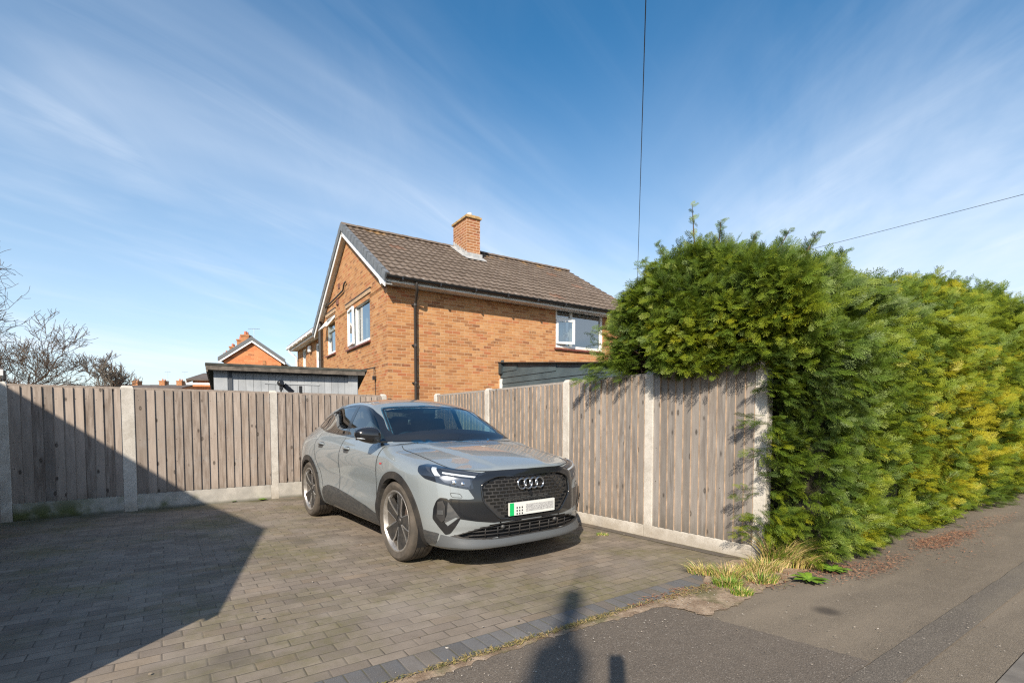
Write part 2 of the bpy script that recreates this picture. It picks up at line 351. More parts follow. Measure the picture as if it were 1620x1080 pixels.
# drive: block paving inside the two fences, dark border course along the street side
corner=PL+DL_*3.95
dr=[BI+UX*(-9.0),BI+UX*2.72,PR+DR_*.02,PR+DR_*6.0,corner,PL-DL_*1.35,PL-DL_*1.35-DR_*1.2,PL-DL_*1.35-DR_*5]
sheet('driveway',[Vector((p.x,p.y,0)) for p in dr],0.0,MAT_PAVE)
sheet('border_course',[BI+UX*(-9),BI+UX*2.70,BI+UX*2.46-UY*.204,BI+UX*(-9)-UY*.204],.008,MAT_BORD)
# drainage course of dark blocks at the foot of the right fence
sheet('edge_course',[PR+DR_*.1-Vector((DR_.y,-DR_.x,0))*.06,PR+DR_*6-Vector((DR_.y,-DR_.x,0))*.06,PR+DR_*6-Vector((DR_.y,-DR_.x,0))*.165,PR+DR_*.25-Vector((DR_.y,-DR_.x,0))*.165],.004,
      paver_mat('fence_edge_block',.205,.105,[(0,(.085,.075,.064)),(1,(.118,.104,.088))],rot=math.atan2(DR_.y,DR_.x),origin=(0,0),moss=False))
# bare sandy ground between border, fence post and pavement, with a ragged edge
sp_up=[BI+UX*u-UY*.18 for u in np.linspace(-.9,2.46,24)]; nup=len(sp_up)
sp=[(p.x,p.y) for p in sp_up]+[(1.66,4.21),(2.05,4.62),(2.30,4.62),(2.45,4.62),(2.75,4.42),(2.42,4.20),(2.25,4.02),(2.03,3.88),(1.72,3.60),(1.52,3.44),(1.30,3.30),(1.08,3.47)]+[(p.x,p.y) for p in [BI+UX*u-UY*(.206+d) for u,d in ((1.85,.10),(1.6,.10),(1.3,.08),(1.0,.055),(.7,.05),(.4,.06),(.1,.075),(-.3,.085),(-.9,.10))]]
spd=[]
for i,p in enumerate(sp):
    a=Vector((*p,0)); b_=Vector((*sp[(i+1)%len(sp)],0)); k=max(2,int((b_-a).length/.03))
    for j in range(k):
        q=a.lerp(b_,j/k); spd.append(q if i<nup else q+Vector(((rng.random()-.5)*.035,(rng.random()-.5)*.035,0)))
sheet('bare_soil',spd,.005,MAT_SOIL)

# ---- loose grit, needles and dead leaves: uncountable, one object each
def scatter(name,label,cat,regions,n,size,cols,flat=.35,z=.012):
    vs=[];fs=[];att=[]
    for (cx,cy,rx,ry,rot),w in regions:
        for _ in range(int(n*w)):
            r_=math.sqrt(rng.random())*1.0; th=rng.random()*6.283; x=rx*r_*math.cos(th)*(.6+.8*rng.random()); y=ry*r_*math.sin(th)*(.6+.8*rng.random())
            px_=cx+x*math.cos(rot)-y*math.sin(rot); py_=cy+x*math.sin(rot)+y*math.cos(rot)
            L=size[0]*(.5+rng.random()); W=size[1]*(.6+.8*rng.random()); a=rng.random()*6.283; d=Vector((math.cos(a),math.sin(a),(rng.random()-.3)*flat)); e=Vector((-math.sin(a),math.cos(a),(rng.random()-.5)*flat))
            c=Vector((px_,py_,z+L*.15*rng.random())); b=len(vs); vs+=[c-d*L/2,c+e*W/2,c+d*L/2,c-e*W/2]; fs.append((b,b+1,b+2,b+3)); att+=[rng.random()]*4
    m=Mat(name+'_mat'); m.set(col=m.ramp(m.attr('rnd'),cols),rough=.9); o=mk(name,vs,fs,m.m,attr={'rnd':att}); tag(o,label,cat,kind='stuff'); return o
scatter('hedge_litter','reddish brown dead needles lying along the foot of the conifer hedge','needles',
    [((4.50,5.28,.45,.15,AX),.32),((5.05,5.62,.40,.13,AX),.18),((6.1,6.35,.9,.14,AX),.12),((3.25,4.42,.7,.14,AX),.18),((2.75,4.32,.35,.16,AX),.12),((4.6,5.25,1.6,.35,AX),.08),((1.95,4.10,.42,.28,AX),.14),((1.15,3.66,.35,.07,AX),.05)],3100,(.035,.007),[(0,(.16,.055,.03)),(.5,(.30,.13,.07)),(1,(.42,.24,.13))])
scatter('grit','pale grit and leaf fragments strewn on the tarmac and soil','grit',[((.2,2.75,1.5,.25,AX),.35),((1.3,3.5,.5,.25,AX),.25),((1.5,2.6,2.0,.9,AX),.30),((3.5,3.6,2.5,.6,AX),.10)],520,(.010,.007),[(0,(.20,.15,.10)),(.5,(.40,.34,.27)),(1,(.52,.47,.40))],z=.013)
scatter('moss_tufts','low green moss and dry grass along the edge of the block border','moss',[((-.05,2.815,.75,.028,AX),.45),((.62,3.28,.45,.03,AX),.25),((1.35,3.74,.30,.07,AX),.22),((1.95,4.05,.38,.22,AX),.35)],1500,(.030,.005),[(0,(.10,.11,.02)),(.5,(.22,.17,.06)),(1,(.30,.22,.11))],flat=1.2,z=.014)
scatter('fallen_leaves','small dry leaves and debris scattered over the block paving','leaf',[((-1.0,4.4,2.8,1.9,AX),.8),((-3.2,7.9,1.2,.35,.65),.2)],60,(.022,.014),[(0,(.12,.08,.05)),(.5,(.30,.24,.17)),(1,(.50,.46,.40))],z=.008)

# ---- grass and weeds at the gatepost
m=Mat('grass_blade'); m.set(col=m.ramp(m.attr('rnd'),[(0,(.075,.17,.012)),(.35,(.15,.24,.02)),(.55,(.30,.27,.06)),(.8,(.48,.34,.13)),(1,(.55,.42,.22))]),rough=.6); MAT_GRASS=m.m
def tuft(cx,cy,n,h,spread,green,lean=(0,0)):
    n=int(n*1.5)
    vs=[];fs=[];att=[]
    for _ in range(n):
        r_=spread*math.sqrt(rng.random()); th=rng.random()*6.283; p=Vector((cx+r_*math.cos(th),cy+r_*math.sin(th)*.8,.006)); a=rng.random()*6.283
        out=Vector((math.cos(th)*.7+lean[0]+(rng.random()-.5)*.9,math.sin(th)*.7+lean[1]+(rng.random()-.5)*.9,0)); H=h*(.4+.8*rng.random()); w=.0022+.0022*rng.random(); e=Vector((math.cos(a),math.sin(a),0))*w
        b=len(vs)
        for k in range(4):
            t=k/3; c=p+Vector((0,0,1))*H*(t-.25*t*t)+out*H*.75*t*t; s=(1-t)**.7+.02; vs+=[c-e*s,c+e*s]
        fs+=[(b+2*k,b+2*k+1,b+2*k+3,b+2*k+2) for k in range(3)]
        v=(rng.random()*.45 if rng.random()<green else .5+.5*rng.random()); att+=[v]*8
    return vs,fs,att
def tuft_obj(specs,label):
    V=[];F_=[];A=[]
    for s in specs:
        v,f,a=tuft(*s); b=len(V); V+=v; F_+=[tuple(i+b for i in q) for q in f]; A+=a
    o=mk('grass_tuft',V,F_,MAT_GRASS,attr={'rnd':A}); tag(o,label,'grass','weeds at the fence end'); return o
tuft_obj([(2.38,4.44,380,.36,.13,.30,(.25,-.1)),(2.55,4.42,200,.20,.14,.18,(.4,-.2)),(2.20,4.30,260,.14,.14,.30),(2.05,4.22,200,.10,.13,.18)],'tall clump of yellowing grass at the foot of the end fence post')
tuft_obj([(1.70,3.90,260,.075,.11,.80)],'bright green grass tuft between the border blocks and the pavement')
tuft_obj([(1.62,4.22,150,.11,.12,.35,(-.4,0)),(1.78,4.10,150,.13,.12,.25)],'pale straggly weeds growing over the corner of the block border')
tuft_obj([(1.72,3.70,150,.06,.08,.75)],'low green sprig in the bare soil nearest the dark tarmac')
tuft_obj([(2.02,4.0,180,.08,.12,.6)],'patchy green grass on the soil between the tuft and the fence post')
tuft_obj([(1.02,5.62,70,.03,.07,.55)],'tiny yellow green weed in the paving joints near the fence')
def rosette(cx,cy,n,L,label):
    V=[];F_=[];A=[]
    for k in range(n):
        a=6.283*k/n+rng.random()*.5; d=Vector((math.cos(a),math.sin(a),0)); e=Vector((-d.y,d.x,0)); l=L*(.6+.6*rng.random()); w=l*.17; b=len(V); up=.25+.5*rng.random()
        for t,s in ((0,.25),(.35,.9),(.7,1.0),(1,.05)):
            c=Vector((cx,cy,.012))+d*l*t+Vector((0,0,1))*l*(up*t-up*.7*t*t); V+=[c-e*w*s,c+e*w*s]
        F_+=[(b+2*i,b+2*i+1,b+2*i+3,b+2*i+2) for i in range(3)]; A+=[.05+.3*rng.random()]*8
    o=mk('weed',V,F_,MAT_GRASS,attr={'rnd':A}); tag(o,label,'weed','weeds at the fence end')
rosette(2.40,4.0,26,.13,'leafy green weed on the pavement nearest the painted round shadow')
rosette(2.77,4.27,24,.13,'leafy green weed on the pavement by the low skirt of the hedge')
rosette(-4.43,8.0-.08,12,.05,'small weed under the gravel board by the shadow edge')
rosette(-4.05,8.10,22,.08,'small weed cluster at the foot of the middle left concrete post')

# ================================================================== FENCES
def wood_mat(name,dark,light,edge,knot=.9):
    m=Mat(name); o=m.obj(); s=m.sep(o); r=m.attr('rnd'); r2=m.math('FRACT',m.math('MULTIPLY',r,37.7))
    off=m.comb(m.math('MULTIPLY',r,91.0),0,m.math('MULTIPLY',r2,53.0)); p=m.vmath('ADD',o,off)
    kv=m.map(p,scale=(1/.085,0,1/.17)); kd=m.vor(kv,1.0,'F1','Distance',.8); kc=m.sep(m.vor(kv,1.0,'F1','Color',.8))[0]
    isk=m.math('GREATER_THAN',kc,.55)
    kdm=m.math('MULTIPLY',m.rng(kd,.30,.0),isk)
    warp=m.math('MULTIPLY',kdm,.03)
    gx=m.math('ADD',m.sep(p)[0],warp)
    g1=m.noise(m.comb(gx,0,m.math('MULTIPLY',s[2],.035)),95,4,.6); g2=m.noise(m.comb(m.math('MULTIPLY',gx,1.0),1.0,m.math('MULTIPLY',m.sep(p)[2],.12)),22,4,.6)
    c=m.mix(m.rng(g2,.3,.72),dark,light); c=m.mix(m.rng(g1,.35,.7,0,.36),c,tuple(x*.62 for x in dark))
    c=m.mix(m.math('MULTIPLY',m.rng(r,.0,1,-.25,.35,False),1.0,clamp=True),c,edge)
    hue=m.math('MULTIPLY',m.rng(r2,.35,1),.62); c=m.mix(hue,c,tuple(x*.50 for x in light)); c=m.mix(m.math('MULTIPLY',m.rng(m.math('FRACT',m.math('MULTIPLY',r,11.3)),.5,1),.40),c,tuple(min(1,x*1.25) for x in light))
    # weather: paler grey towards the top, dirt and green near the ground
    c=m.mix(m.math('MULTIPLY',m.rng(m.math('ADD',s[2],m.math('MULTIPLY',m.noise(o,6,4),.25)),.50,.22),.38),c,(.06,.055,.035))
    c=m.mix(m.math('MULTIPLY',m.rng(m.noise(p,5,5),.5,.75),.4),c,(.27,.255,.24))
    c=m.mix(m.math('MULTIPLY',m.rng(kd,.27,.10),m.math('MULTIPLY',isk,knot)),c,tuple(x*.32 for x in dark))
    c=m.mix(m.math('MULTIPLY',m.math('MULTIPLY',m.rng(kd,.10,.03),isk),.45),c,(.32,.28,.24))
    h=m.math('ADD',m.math('MULTIPLY',g1,.7),m.math('MULTIPLY',kdm,.5))
    m.set(col=c,rough=.82,spec=.2,nor=m.bump(h,.35,.004)); return m.m
MAT_WL=wood_mat('weathered_board',(.170,.135,.112),(.360,.308,.268),(.36,.29,.235))
MAT_WR=wood_mat('silvered_board',(.205,.180,.160),(.365,.335,.305),(.39,.32,.26))
m=Mat('concrete'); o=m.obj(); s=m.sep(o); n=m.noise(o,6,6,.65); c=m.mix(m.rng(n,.3,.7),(.42,.39,.345),(.56,.53,.48)); c=m.mix(m.math('MULTIPLY',m.rng(m.noise(o,60,4),.5,.7),.4),c,(.30,.27,.23))
c=m.mix(m.math('MULTIPLY',m.rng(m.math('ADD',s[2],m.math('MULTIPLY',n,.2)),.30,.10),.45),c,(.25,.205,.145)); m.set(col=c,rough=.88,nor=m.bump(m.noise(o,150,4),.5,.004)); MAT_CONC=m.m
m=Mat('mossy_concrete'); o=m.obj(); s=m.sep(o); n=m.noise(o,5,6,.65); c=m.mix(m.rng(n,.3,.7),(.33,.315,.285),(.47,.445,.40)); mo=m.math('MULTIPLY',m.rng(m.math('SUBTRACT',m.math('MULTIPLY',m.noise(o,4,5),.8),m.math('MULTIPLY',m.math('ADD',s[0],1.2),.16)),.12,.42),m.rng(s[2],.5,.02))
c=m.mix(mo,c,(.085,.10,.028)); c=m.mix(m.math('MULTIPLY',m.rng(s[2],.06,.0),.7),c,(.05,.05,.025)); m.set(col=c,rough=.9,nor=m.bump(m.noise(o,120,4),.5,.004)); MAT_MOSS=m.m
def fence(name,label,origin,ang,posts,htop,gz,board,matb,matg,facing,postw,cap=True,seed=1,hend=None,phead=.03,mate=None):
    """local x along the fence, local -y*facing is the seen side"""
    rr=np.random.default_rng(seed); f=empty(name,origin,ang); tag(f,label,'fence','fences round the drive')
    n=len(posts); H=lambda x: htop+(0 if hend is None else (hend-htop)*(x-posts[0])/(posts[-1]-posts[0]))
    for i,x in enumerate(posts):
        w=postw[i] if hasattr(postw,'__len__') else postw
        b=MB(); h=H(x)+phead; y=.03*facing
        b.box((x,y-.0,h/2-.04),(w,.11,h+.0-.02),0,0)
        b.prism([(x-w/2,y-.055,h-.05),(x+w/2,y-.055,h-.05),(x+w/2-.02,y-.030,h),(x-w/2+.02,y-.030,h)],.0,(0,0,1)) if False else None
        tp=h-.05; vs=[(x-w/2,y-.055,tp),(x+w/2,y-.055,tp),(x+w/2,y+.055,tp),(x-w/2,y+.055,tp),(x-w/2+.02,y-.03,h-.015),(x+w/2-.02,y-.03,h-.015),(x+w/2-.02,y+.03,h-.015),(x-w/2+.02,y+.03,h-.015)]
        b.add(vs,[(0,1,5,4),(1,2,6,5),(2,3,7,6),(3,0,4,7),(4,5,6,7)])
        b.build('post',MAT_CONC,f,bevel=.006)
    for i in range(n-1):
        w0=postw[i] if hasattr(postw,'__len__') else postw; w1=postw[i+1] if hasattr(postw,'__len__') else postw
        x0=posts[i]+w0/2; x1=posts[i+1]-w1/2; g=gz[i] if hasattr(gz,'__len__') else gz
        b=MB(); b.box(((x0+x1)/2,.0,g/2-.03),(x1-x0-.004,.05,g+.06)); b.build('gravel_board',matg,f,bevel=.004)
        p=MB(); k=max(3,int(round((x1-x0)/board))); wv=(x1-x0)/k
        for j in range(k):
            a=x0+j*wv; o_=wv*1.13 if j<k-1 else wv; r=rr.random(); zt=H(a)-.035+(rr.random()-.5)*.006; zb=g+.004; t=(rr.random()-.5)*.004
            # feather edge: thin under the neighbour, thick on the exposed edge
            yf=-facing
            th0,th1=(.006,.027)
            if facing>0: th0,th1=th1+.004,th0-.002
            P=[(a,yf*0.0,zb),(a+o_,yf*0.0,zb),(a,yf*(th1+.004+t),zb),(a+o_,yf*(th0+.002),zb),(a,yf*0.0,zt),(a+o_,yf*0.0,zt),(a,yf*(th1+.004+t),zt),(a+o_,yf*(th0+.002),zt)]
            p.hexa(P,r); p.m[-2 if True else -2]=2; p.m[-1]=2
            for rz in (.30,.52,.90):  # nail heads in the rails' rows
                zz=g+(zt-g)*rz
                if rr.random()<.85:
                    q=Vector((a+wv*.45+(rr.random()-.5)*.02,yf*(.016+t),zz+(rr.random()-.5)*.012)); 
                    p.cm=1; p.tube([q,q+Vector((0,yf*.004,0))],.0045,6,r=.5); p.cm=0
        p.build('panel',None,f,mats=[matb,MAT_NAIL,mate])
        if cap:
            c=MB(); c.hexa([(x0,-.018,H(x0)-.036),(x1,-.018,H(x1)-.036),(x0,.030,H(x0)-.036),(x1,.030,H(x1)-.036),(x0,-.018,H(x0)-.008),(x1,-.018,H(x1)-.008),(x0,.030,H(x0)-.012),(x1,.030,H(x1)-.012)] if facing>0 else [(x0,-.030,H(x0)-.036),(x1,-.030,H(x1)-.036),(x0,.018,H(x0)-.036),(x1,.018,H(x1)-.036),(x0,-.030,H(x0)-.012),(x1,-.030,H(x1)-.012),(x0,.018,H(x0)-.008),(x1,.018,H(x1)-.008)],.6); c.build('capping_rail',matb,f)
        for rz in (.18,.85): rl=MB(); rl.box(((x0+x1)/2,facing*.02,g+(H(x0)-g)*rz),(x1-x0,.035,.07),0,.3); rl.build('rail',matb,f)
    return f
MAT_NAIL=simple('rusty_nail',(.045,.034,.028),.7)
fence('board_fence','brown grey closeboard fence with mossy gravel boards behind the car',PL,math.atan2(DL_.y,DL_.x),[-1.262,0.005,1.917,3.84],1.775,[.225,.235,.255],.108,MAT_WL,MAT_MOSS,1,[.11,.155,.12,.11],seed=3,mate=simple('board_edge_brown',(.10,.072,.055),.85,noise=.3))
fence('board_fence','silvery closeboard fence with pale concrete posts running beside the hedge',PR,math.atan2(DR_.y,DR_.x),[-.03,1.2,2.505,4.28,5.90],1.845,[.13,.13,.15,.15],.090,MAT_WR,MAT_CONC,-1,[.115,.11,.11,.11,.10],seed=8,hend=1.77,mate=simple('board_edge_orange',(.37,.275,.20),.85,noise=.3))
# short return of fencing at the extreme left with a leaning timber post
rt=empty('side_fence',(PL.x-DL_.x*1.36,PL.y-DL_.y*1.36,0),math.atan2(-DR_.y,-DR_.x)); tag(rt,'shaded timber side fence with a leaning mossy post at the left edge','fence','fences round the drive')
b=MB(); b.box((.30,.0,.86),(.10,.09,1.76),0,.4,rot=Matrix.Rotation(R(-1.5),3,'Y')); b.build('post',wood_mat('mossy_post',(.075,.085,.05),(.165,.175,.115),(.14,.15,.09)),rt,bevel=.006)
b=MB()
for k in range(14): b.hexa([(.36+k*.11,.0,.14),(.36+k*.11+.118,.0,.14),(.36+k*.11,.024,.14),(.36+k*.11+.118,.009,.14),(.36+k*.11,.0,1.72),(.36+k*.11+.118,.0,1.72),(.36+k*.11,.024,1.72),(.36+k*.11+.118,.009,1.72)],rng.random())
b.build('panel',MAT_WL,rt)
# low gate rail closing the gap between the two fences
gt=empty('gate',(PL+DL_*3.92),math.atan2((PR+DR_*5.95-PL-DL_*3.92).y,(PR+DR_*5.95-PL-DL_*3.92).x)); tag(gt,'low wooden gate between the two fences beneath the house','gate')
gl=(PR+DR_*5.95-PL-DL_*3.92).length
b=MB(); 
for k in range(10): b.box((.03+gl/10*(k+.5),.0,.80),(gl/10-.006,.02,1.55),0,rng.random())
b.build('panel',MAT_WL,gt)
b=MB(); b.box((gl/2,-.02,1.62),(gl,.06,.05),0,.2); b.build('capping_rail',MAT_WL,gt)
b=MB(); b.box((.06,-.03,1.66),(.06,.05,.10),0,.2); b.build('latch',MAT_NAIL,gt,bevel=.005)
# ================================================================== BUILDINGS
class UVM:
    def __init__(s): s.v=[];s.f=[];s.u=[]
    def quad(s,P,U):
        b=len(s.v); s.v+=[tuple(p) for p in P]; s.u+=U; s.f.append(tuple(range(b,b+len(P)))); return s
    def wall(s,fn,u0,u1,v0,v1,holes=(),depth=.09,nfn=None,uo=0.0):
        """fn(u,v,d)->point; holes (u0,u1,v0,v1); reveals run d inwards"""
        us=sorted({u0,u1,*[h[0] for h in holes],*[h[1] for h in holes]}); vs=sorted({v0,v1,*[h[2] for h in holes],*[h[3] for h in holes]})
        for a,b in zip(us,us[1:]):
            for c,d in zip(vs,vs[1:]):
                if any(h[0]-1e-6<=a and b<=h[1]+1e-6 and h[2]-1e-6<=c and d<=h[3]+1e-6 for h in holes): continue
                s.quad([fn(a,c,0),fn(b,c,0),fn(b,d,0),fn(a,d,0)],[(a+uo,c),(b+uo,c),(b+uo,d),(a+uo,d)])
        for h in holes:
            a,b,c,d=h; D=depth
            s.quad([fn(a,c,0),fn(a,d,0),fn(a,d,D),fn(a,c,D)],[(a,c),(a,d),(a+D,d),(a+D,c)])
            s.quad([fn(b,d,0),fn(b,c,0),fn(b,c,D),fn(b,d,D)],[(b,d),(b,c),(b+D,c),(b+D,d)])
            s.quad([fn(a,d,0),fn(b,d,0),fn(b,d,D),fn(a,d,D)],[(a,d),(b,d),(b,d+D),(a,d+D)])
            s.quad([fn(b,c,0),fn(a,c,0),fn(a,c,D),fn(b,c,D)],[(b,c),(a,c),(a,c+D),(b,c+D)])
        return s
    def build(s,name,mat,parent=None): return mk(name,s.v,s.f,mat,parent,uv=s.u)
def brick_mat(name,cols,mortar,w=.225,h=.075,joint=.011,dark=.10,contrast=1.0):
    m=Mat(name); uv=m.uv(); s=m.sep(uv)
    cid,mort,fu,fv,d=m.cells(s[0],s[1],w,h,joint,.5,soft=.5)
    r=m.white(cid); r2=m.white(m.vmath('ADD',cid,(3.7,8.1,1.3))); o=m.comb(s[0],s[1],0)
    c=m.ramp(r,cols)
    blot=m.noise(o,9,5,.65); c=m.mix(m.rng(blot,.3,.75,0,.5),c,tuple(x*.72 for x in cols[1][1]))
    c=m.mix(m.math('MULTIPLY',m.rng(r2,1-dark,1-dark*.2),m.rng(m.noise(o,20,4),.3,.65,.15,.85)),c,(.17,.080,.045))
    c=m.mix(m.math('MULTIPLY',m.rng(m.noise(o,140,3),.5,.75),.3),c,tuple(min(1,x*1.3) for x in cols[-1][1]))
    wash=m.noise(o,.9,4); c=m.mix(m.rng(wash,.35,.7,0,.16),c,tuple(x*.55 for x in cols[0][1]))
    c=m.mix(m.math('MULTIPLY',mort,.78),c,mortar)
    hgt=m.math('ADD',m.math('MULTIPLY',m.math('SUBTRACT',1.0,mort),1.0),m.math('ADD',m.math('MULTIPLY',m.noise(o,110,4),.35),m.math('MULTIPLY',r,.25)))
    m.set(col=c,rough=.88,spec=.2,nor=m.bump(hgt,.42,.005)); return m.m
MAT_BRICK=brick_mat('orange_buff_brick',[(0,(.29,.125,.054)),(.18,(.42,.20,.085)),(.5,(.475,.238,.098)),(.78,(.505,.285,.135)),(.92,(.44,.175,.078)),(1,(.38,.13,.06))],(.47,.335,.21),joint=.0105,dark=.15)
MAT_CHIM=brick_mat('chimney_brick',[(0,(.24,.10,.045)),(.3,(.34,.155,.07)),(.7,(.40,.19,.085)),(1,(.30,.10,.055))],(.60,.47,.34),joint=.013,dark=.12)
MAT_FARB=brick_mat('far_orange_brick',[(0,(.46,.16,.065)),(.5,(.54,.20,.085)),(1,(.58,.24,.105))],(.52,.30,.18),w=.45,h=.15,joint=.012,dark=.06)
m=Mat('upvc'); o=m.obj(); m.set(col=m.mix(m.rng(m.noise(o,4,4),.4,.7),(.80,.80,.79),(.72,.71,.69)),rough=.35); MAT_UPVC=m.m
m=Mat('soffit_board'); o=m.obj(); m.set(col=m.mix(m.rng(m.noise(o,3,5),.4,.7),(.78,.76,.73),(.66,.62,.57)),rough=.55); MAT_SOFF=m.m
m=Mat('gutter_plastic'); m.set(col=(.020,.020,.021),rough=.38); MAT_GUT=m.m
MAT_PIPE=simple('dark_brown_pipe',(.042,.036,.032),.45)
m=Mat('grey_verge'); o=m.obj(); m.set(col=m.mix(m.rng(m.noise(o,5,5),.3,.7),(.105,.115,.125),(.165,.175,.185)),rough=.6); MAT_VERGE=m.m
m=Mat('lead_flashing'); o=m.obj(); m.set(col=m.mix(m.rng(m.noise(o,8,5),.3,.7),(.27,.28,.29),(.44,.44,.43)),rough=.55); MAT_LEAD=m.m
MAT_SILL=simple('quarry_tile_sill',(.155,.050,.036),.5,noise=.25)
m=Mat('window_pane'); g=m.n('ShaderNodeBsdfGlossy'); g.inputs['Roughness'].default_value=.015; g.inputs['Color'].default_value=(.92,.97,1,1); d=m.n('ShaderNodeBsdfTransparent'); d.inputs['Color'].default_value=(.42,.47,.46,1)
mx=m.n('ShaderNodeMixShader'); m.l(m.fres(.05,1.2,.24),mx.inputs[0]); m.l(d.outputs[0],mx.inputs[1]); m.l(g.outputs[0],mx.inputs[2]); m.l(mx.outputs[0],m.out.inputs['Surface']); MAT_PANE=m.m
MAT_ROOM=simple('dim_room',(.10,.10,.095),.9)
MAT_CURT=simple('curtain',(.62,.62,.58),.9,noise=.1,nscale=20)
def tile_mat(name,cols,lichen=.5):
    m=Mat(name); uv=m.uv(); s=m.sep(uv); o=m.obj()
    cid=m.comb(m.math('FLOOR',m.math('DIVIDE',s[0],.40)),m.math('FLOOR',m.math('DIVIDE',s[1],.335)),.5)
    r=m.white(cid); r2=m.white(m.vmath('ADD',cid,(9.1,4.2,.7))); c=m.ramp(r,cols)
    n=m.noise(o,4,6,.7); c=m.mix(m.rng(n,.35,.75,0,.6),c,(.085,.062,.048)); c=m.mix(m.math('MULTIPLY',m.rng(m.noise(o,30,5,.7),.48,.7),.5),c,(.24,.20,.155))
    c=m.mix(m.math('MULTIPLY',m.rng(m.noise(m.map(o,loc=(2,5,1)),26,4,.6),.66,.72),.85),c,(.42,.40,.33))
    top=m.math('MULTIPLY',m.rng(s[1],3.75,4.25),m.rng(m.noise(o,2.2,5),.50,.62)); c=m.mix(m.math('MULTIPLY',top,lichen),c,(.36,.20,.055))
    c=m.mix(m.math('MULTIPLY',m.rng(r2,.985,.99),.30),c,(.26,.11,.06))
    m.set(col=c,rough=.9,spec=.2,nor=m.bump(m.noise(o,70,4),.5,.006)); return m.m
MAT_TILE=tile_mat('brown_roof_tile',[(0,(.120,.094,.076)),(.5,(.145,.114,.092)),(1,(.168,.134,.110))])
MAT_GTILE=tile_mat('grey_roof_tile',[(0,(.10,.085,.075)),(1,(.15,.125,.11))],.2)

def tiled_roof(name,mat,parent,u0,u1,eave,ridge,course=.335,roll=.20,amp=.022,sub=8):
    """eave, ridge: (b,z). rows of double-roll tiles lapped over each other, running from u0 to u1 along local x"""
    e=Vector((0,eave[0],eave[1])); r=Vector((0,ridge[0],ridge[1])); L=(r-e).length; t=(r-e)/L; nrm=Vector((1,0,0)).cross(t); 
    if nrm.z<0: nrm=-nrm
    n=int(math.ceil(L/course)); nu=int((u1-u0)/roll*sub); us=np.linspace(u0,u1,nu+1)
    ph=(us/roll)%1.0
    prof=amp*np.where(ph<.5,np.sin(ph*2*math.pi)**1.0*.9,.18*np.sin(ph*2*math.pi))
    V=[];Fc=[];U=[]
    for k in range(n):
        s0=k*course-.02; s1=min(L,s0+course+.045)
        jit=(rng.random(nu+1)-.5)*.0
        rowv=np.repeat(rng.random(int(nu/sub)+2)*.008,sub)[:nu+1]
        for s,lift in ((s0,.030),(s1,.0)):
            for q in range(nu+1):
                p=e+t*s+nrm*(prof[q]+lift+rowv[q]*(1 if lift else .3)); V.append((us[q],p.y,p.z)); U.append((us[q],s+ (0.001 if lift else -.05)))
        # butt edge
        for q in range(nu+1):
            p=e+t*s0+nrm*(prof[q]+.008); V.append((us[q],p.y,p.z)); U.append((us[q],s0+.001))
        b=k*3*(nu+1)
        for q in range(nu):
            Fc.append((b+q,b+q+1,b+nu+1+q+1,b+nu+1+q)); Fc.append((b+2*(nu+1)+q,b+2*(nu+1)+q+1,b+q+1,b+q))
    o=mk(name,V,Fc,mat,parent,uv=U,smooth=False,auto=50); return o
def window(parent,fn,u0,u1,v0,v1,bars_u=(),bars_v=(),fw=.065,depth=.07,sill=True,room=.5,extra=None,lint=None):
    """fn(u,v,d): d positive inwards. returns the window frame object"""
    def bx(mb,a,b,c,d,d0,d1): 
        mb.hexa([fn(a,c,d0),fn(b,c,d0),fn(a,c,d1),fn(b,c,d1),fn(a,d,d0),fn(b,d,d0),fn(a,d,d1),fn(b,d,d1)])
    fr=MB(); D0,D1=depth-.045,depth+.02
    bx(fr,u0,u0+fw,v0,v1,D0,D1); bx(fr,u1-fw,u1,v0,v1,D0,D1); bx(fr,u0+fw,u1-fw,v0,v0+fw,D0+.001,D1); bx(fr,u0+fw,u1-fw,v1-fw,v1,D0+.001,D1)
    for (x,c,d) in bars_u: bx(fr,x-fw*.5,x+fw*.5,c,d,D0+.002,D1)
    for (y,a,b) in bars_v: bx(fr,a,b,y-fw*.5,y+fw*.5,D0+.003,D1)
    w=fr.build('window',MAT_UPVC,parent)
    g=MB(); g.add([fn(u0+fw*.5,v0+fw*.5,depth+.005),fn(u1-fw*.5,v0+fw*.5,depth+.005),fn(u1-fw*.5,v1-fw*.5,depth+.005),fn(u0+fw*.5,v1-fw*.5,depth+.005)],[(0,1,2,3)]); g.build('pane',MAT_PANE,w)
    r=MB(); q=[fn(u0-.02,v0-.02,depth+.06),fn(u1+.02,v0-.02,depth+.06),fn(u1+.02,v1+.02,depth+.06),fn(u0-.02,v1+.02,depth+.06)]; q2=[fn(u0-.02,v0-.02,depth+room),fn(u1+.02,v0-.02,depth+room),fn(u1+.02,v1+.02,depth+room),fn(u0-.02,v1+.02,depth+room)]
    r.add(q+q2,[(4,5,6,7),(0,1,5,4),(1,2,6,5),(2,3,7,6),(3,0,4,7)]); r.build('room',MAT_ROOM,w)
    if sill:
        s=MB(); s.hexa([fn(u0-.05,v0-.075,-.06),fn(u1+.05,v0-.075,-.06),fn(u0-.05,v0-.075,depth-.05),fn(u1+.05,v0-.075,depth-.05),fn(u0-.05,v0-.035,-.06),fn(u1+.05,v0-.035,-.06),fn(u0-.05,v0-.004,depth-.05),fn(u1+.05,v0-.004,depth-.05)]); s.build('sill',MAT_SILL,w,bevel=.006)
    return w
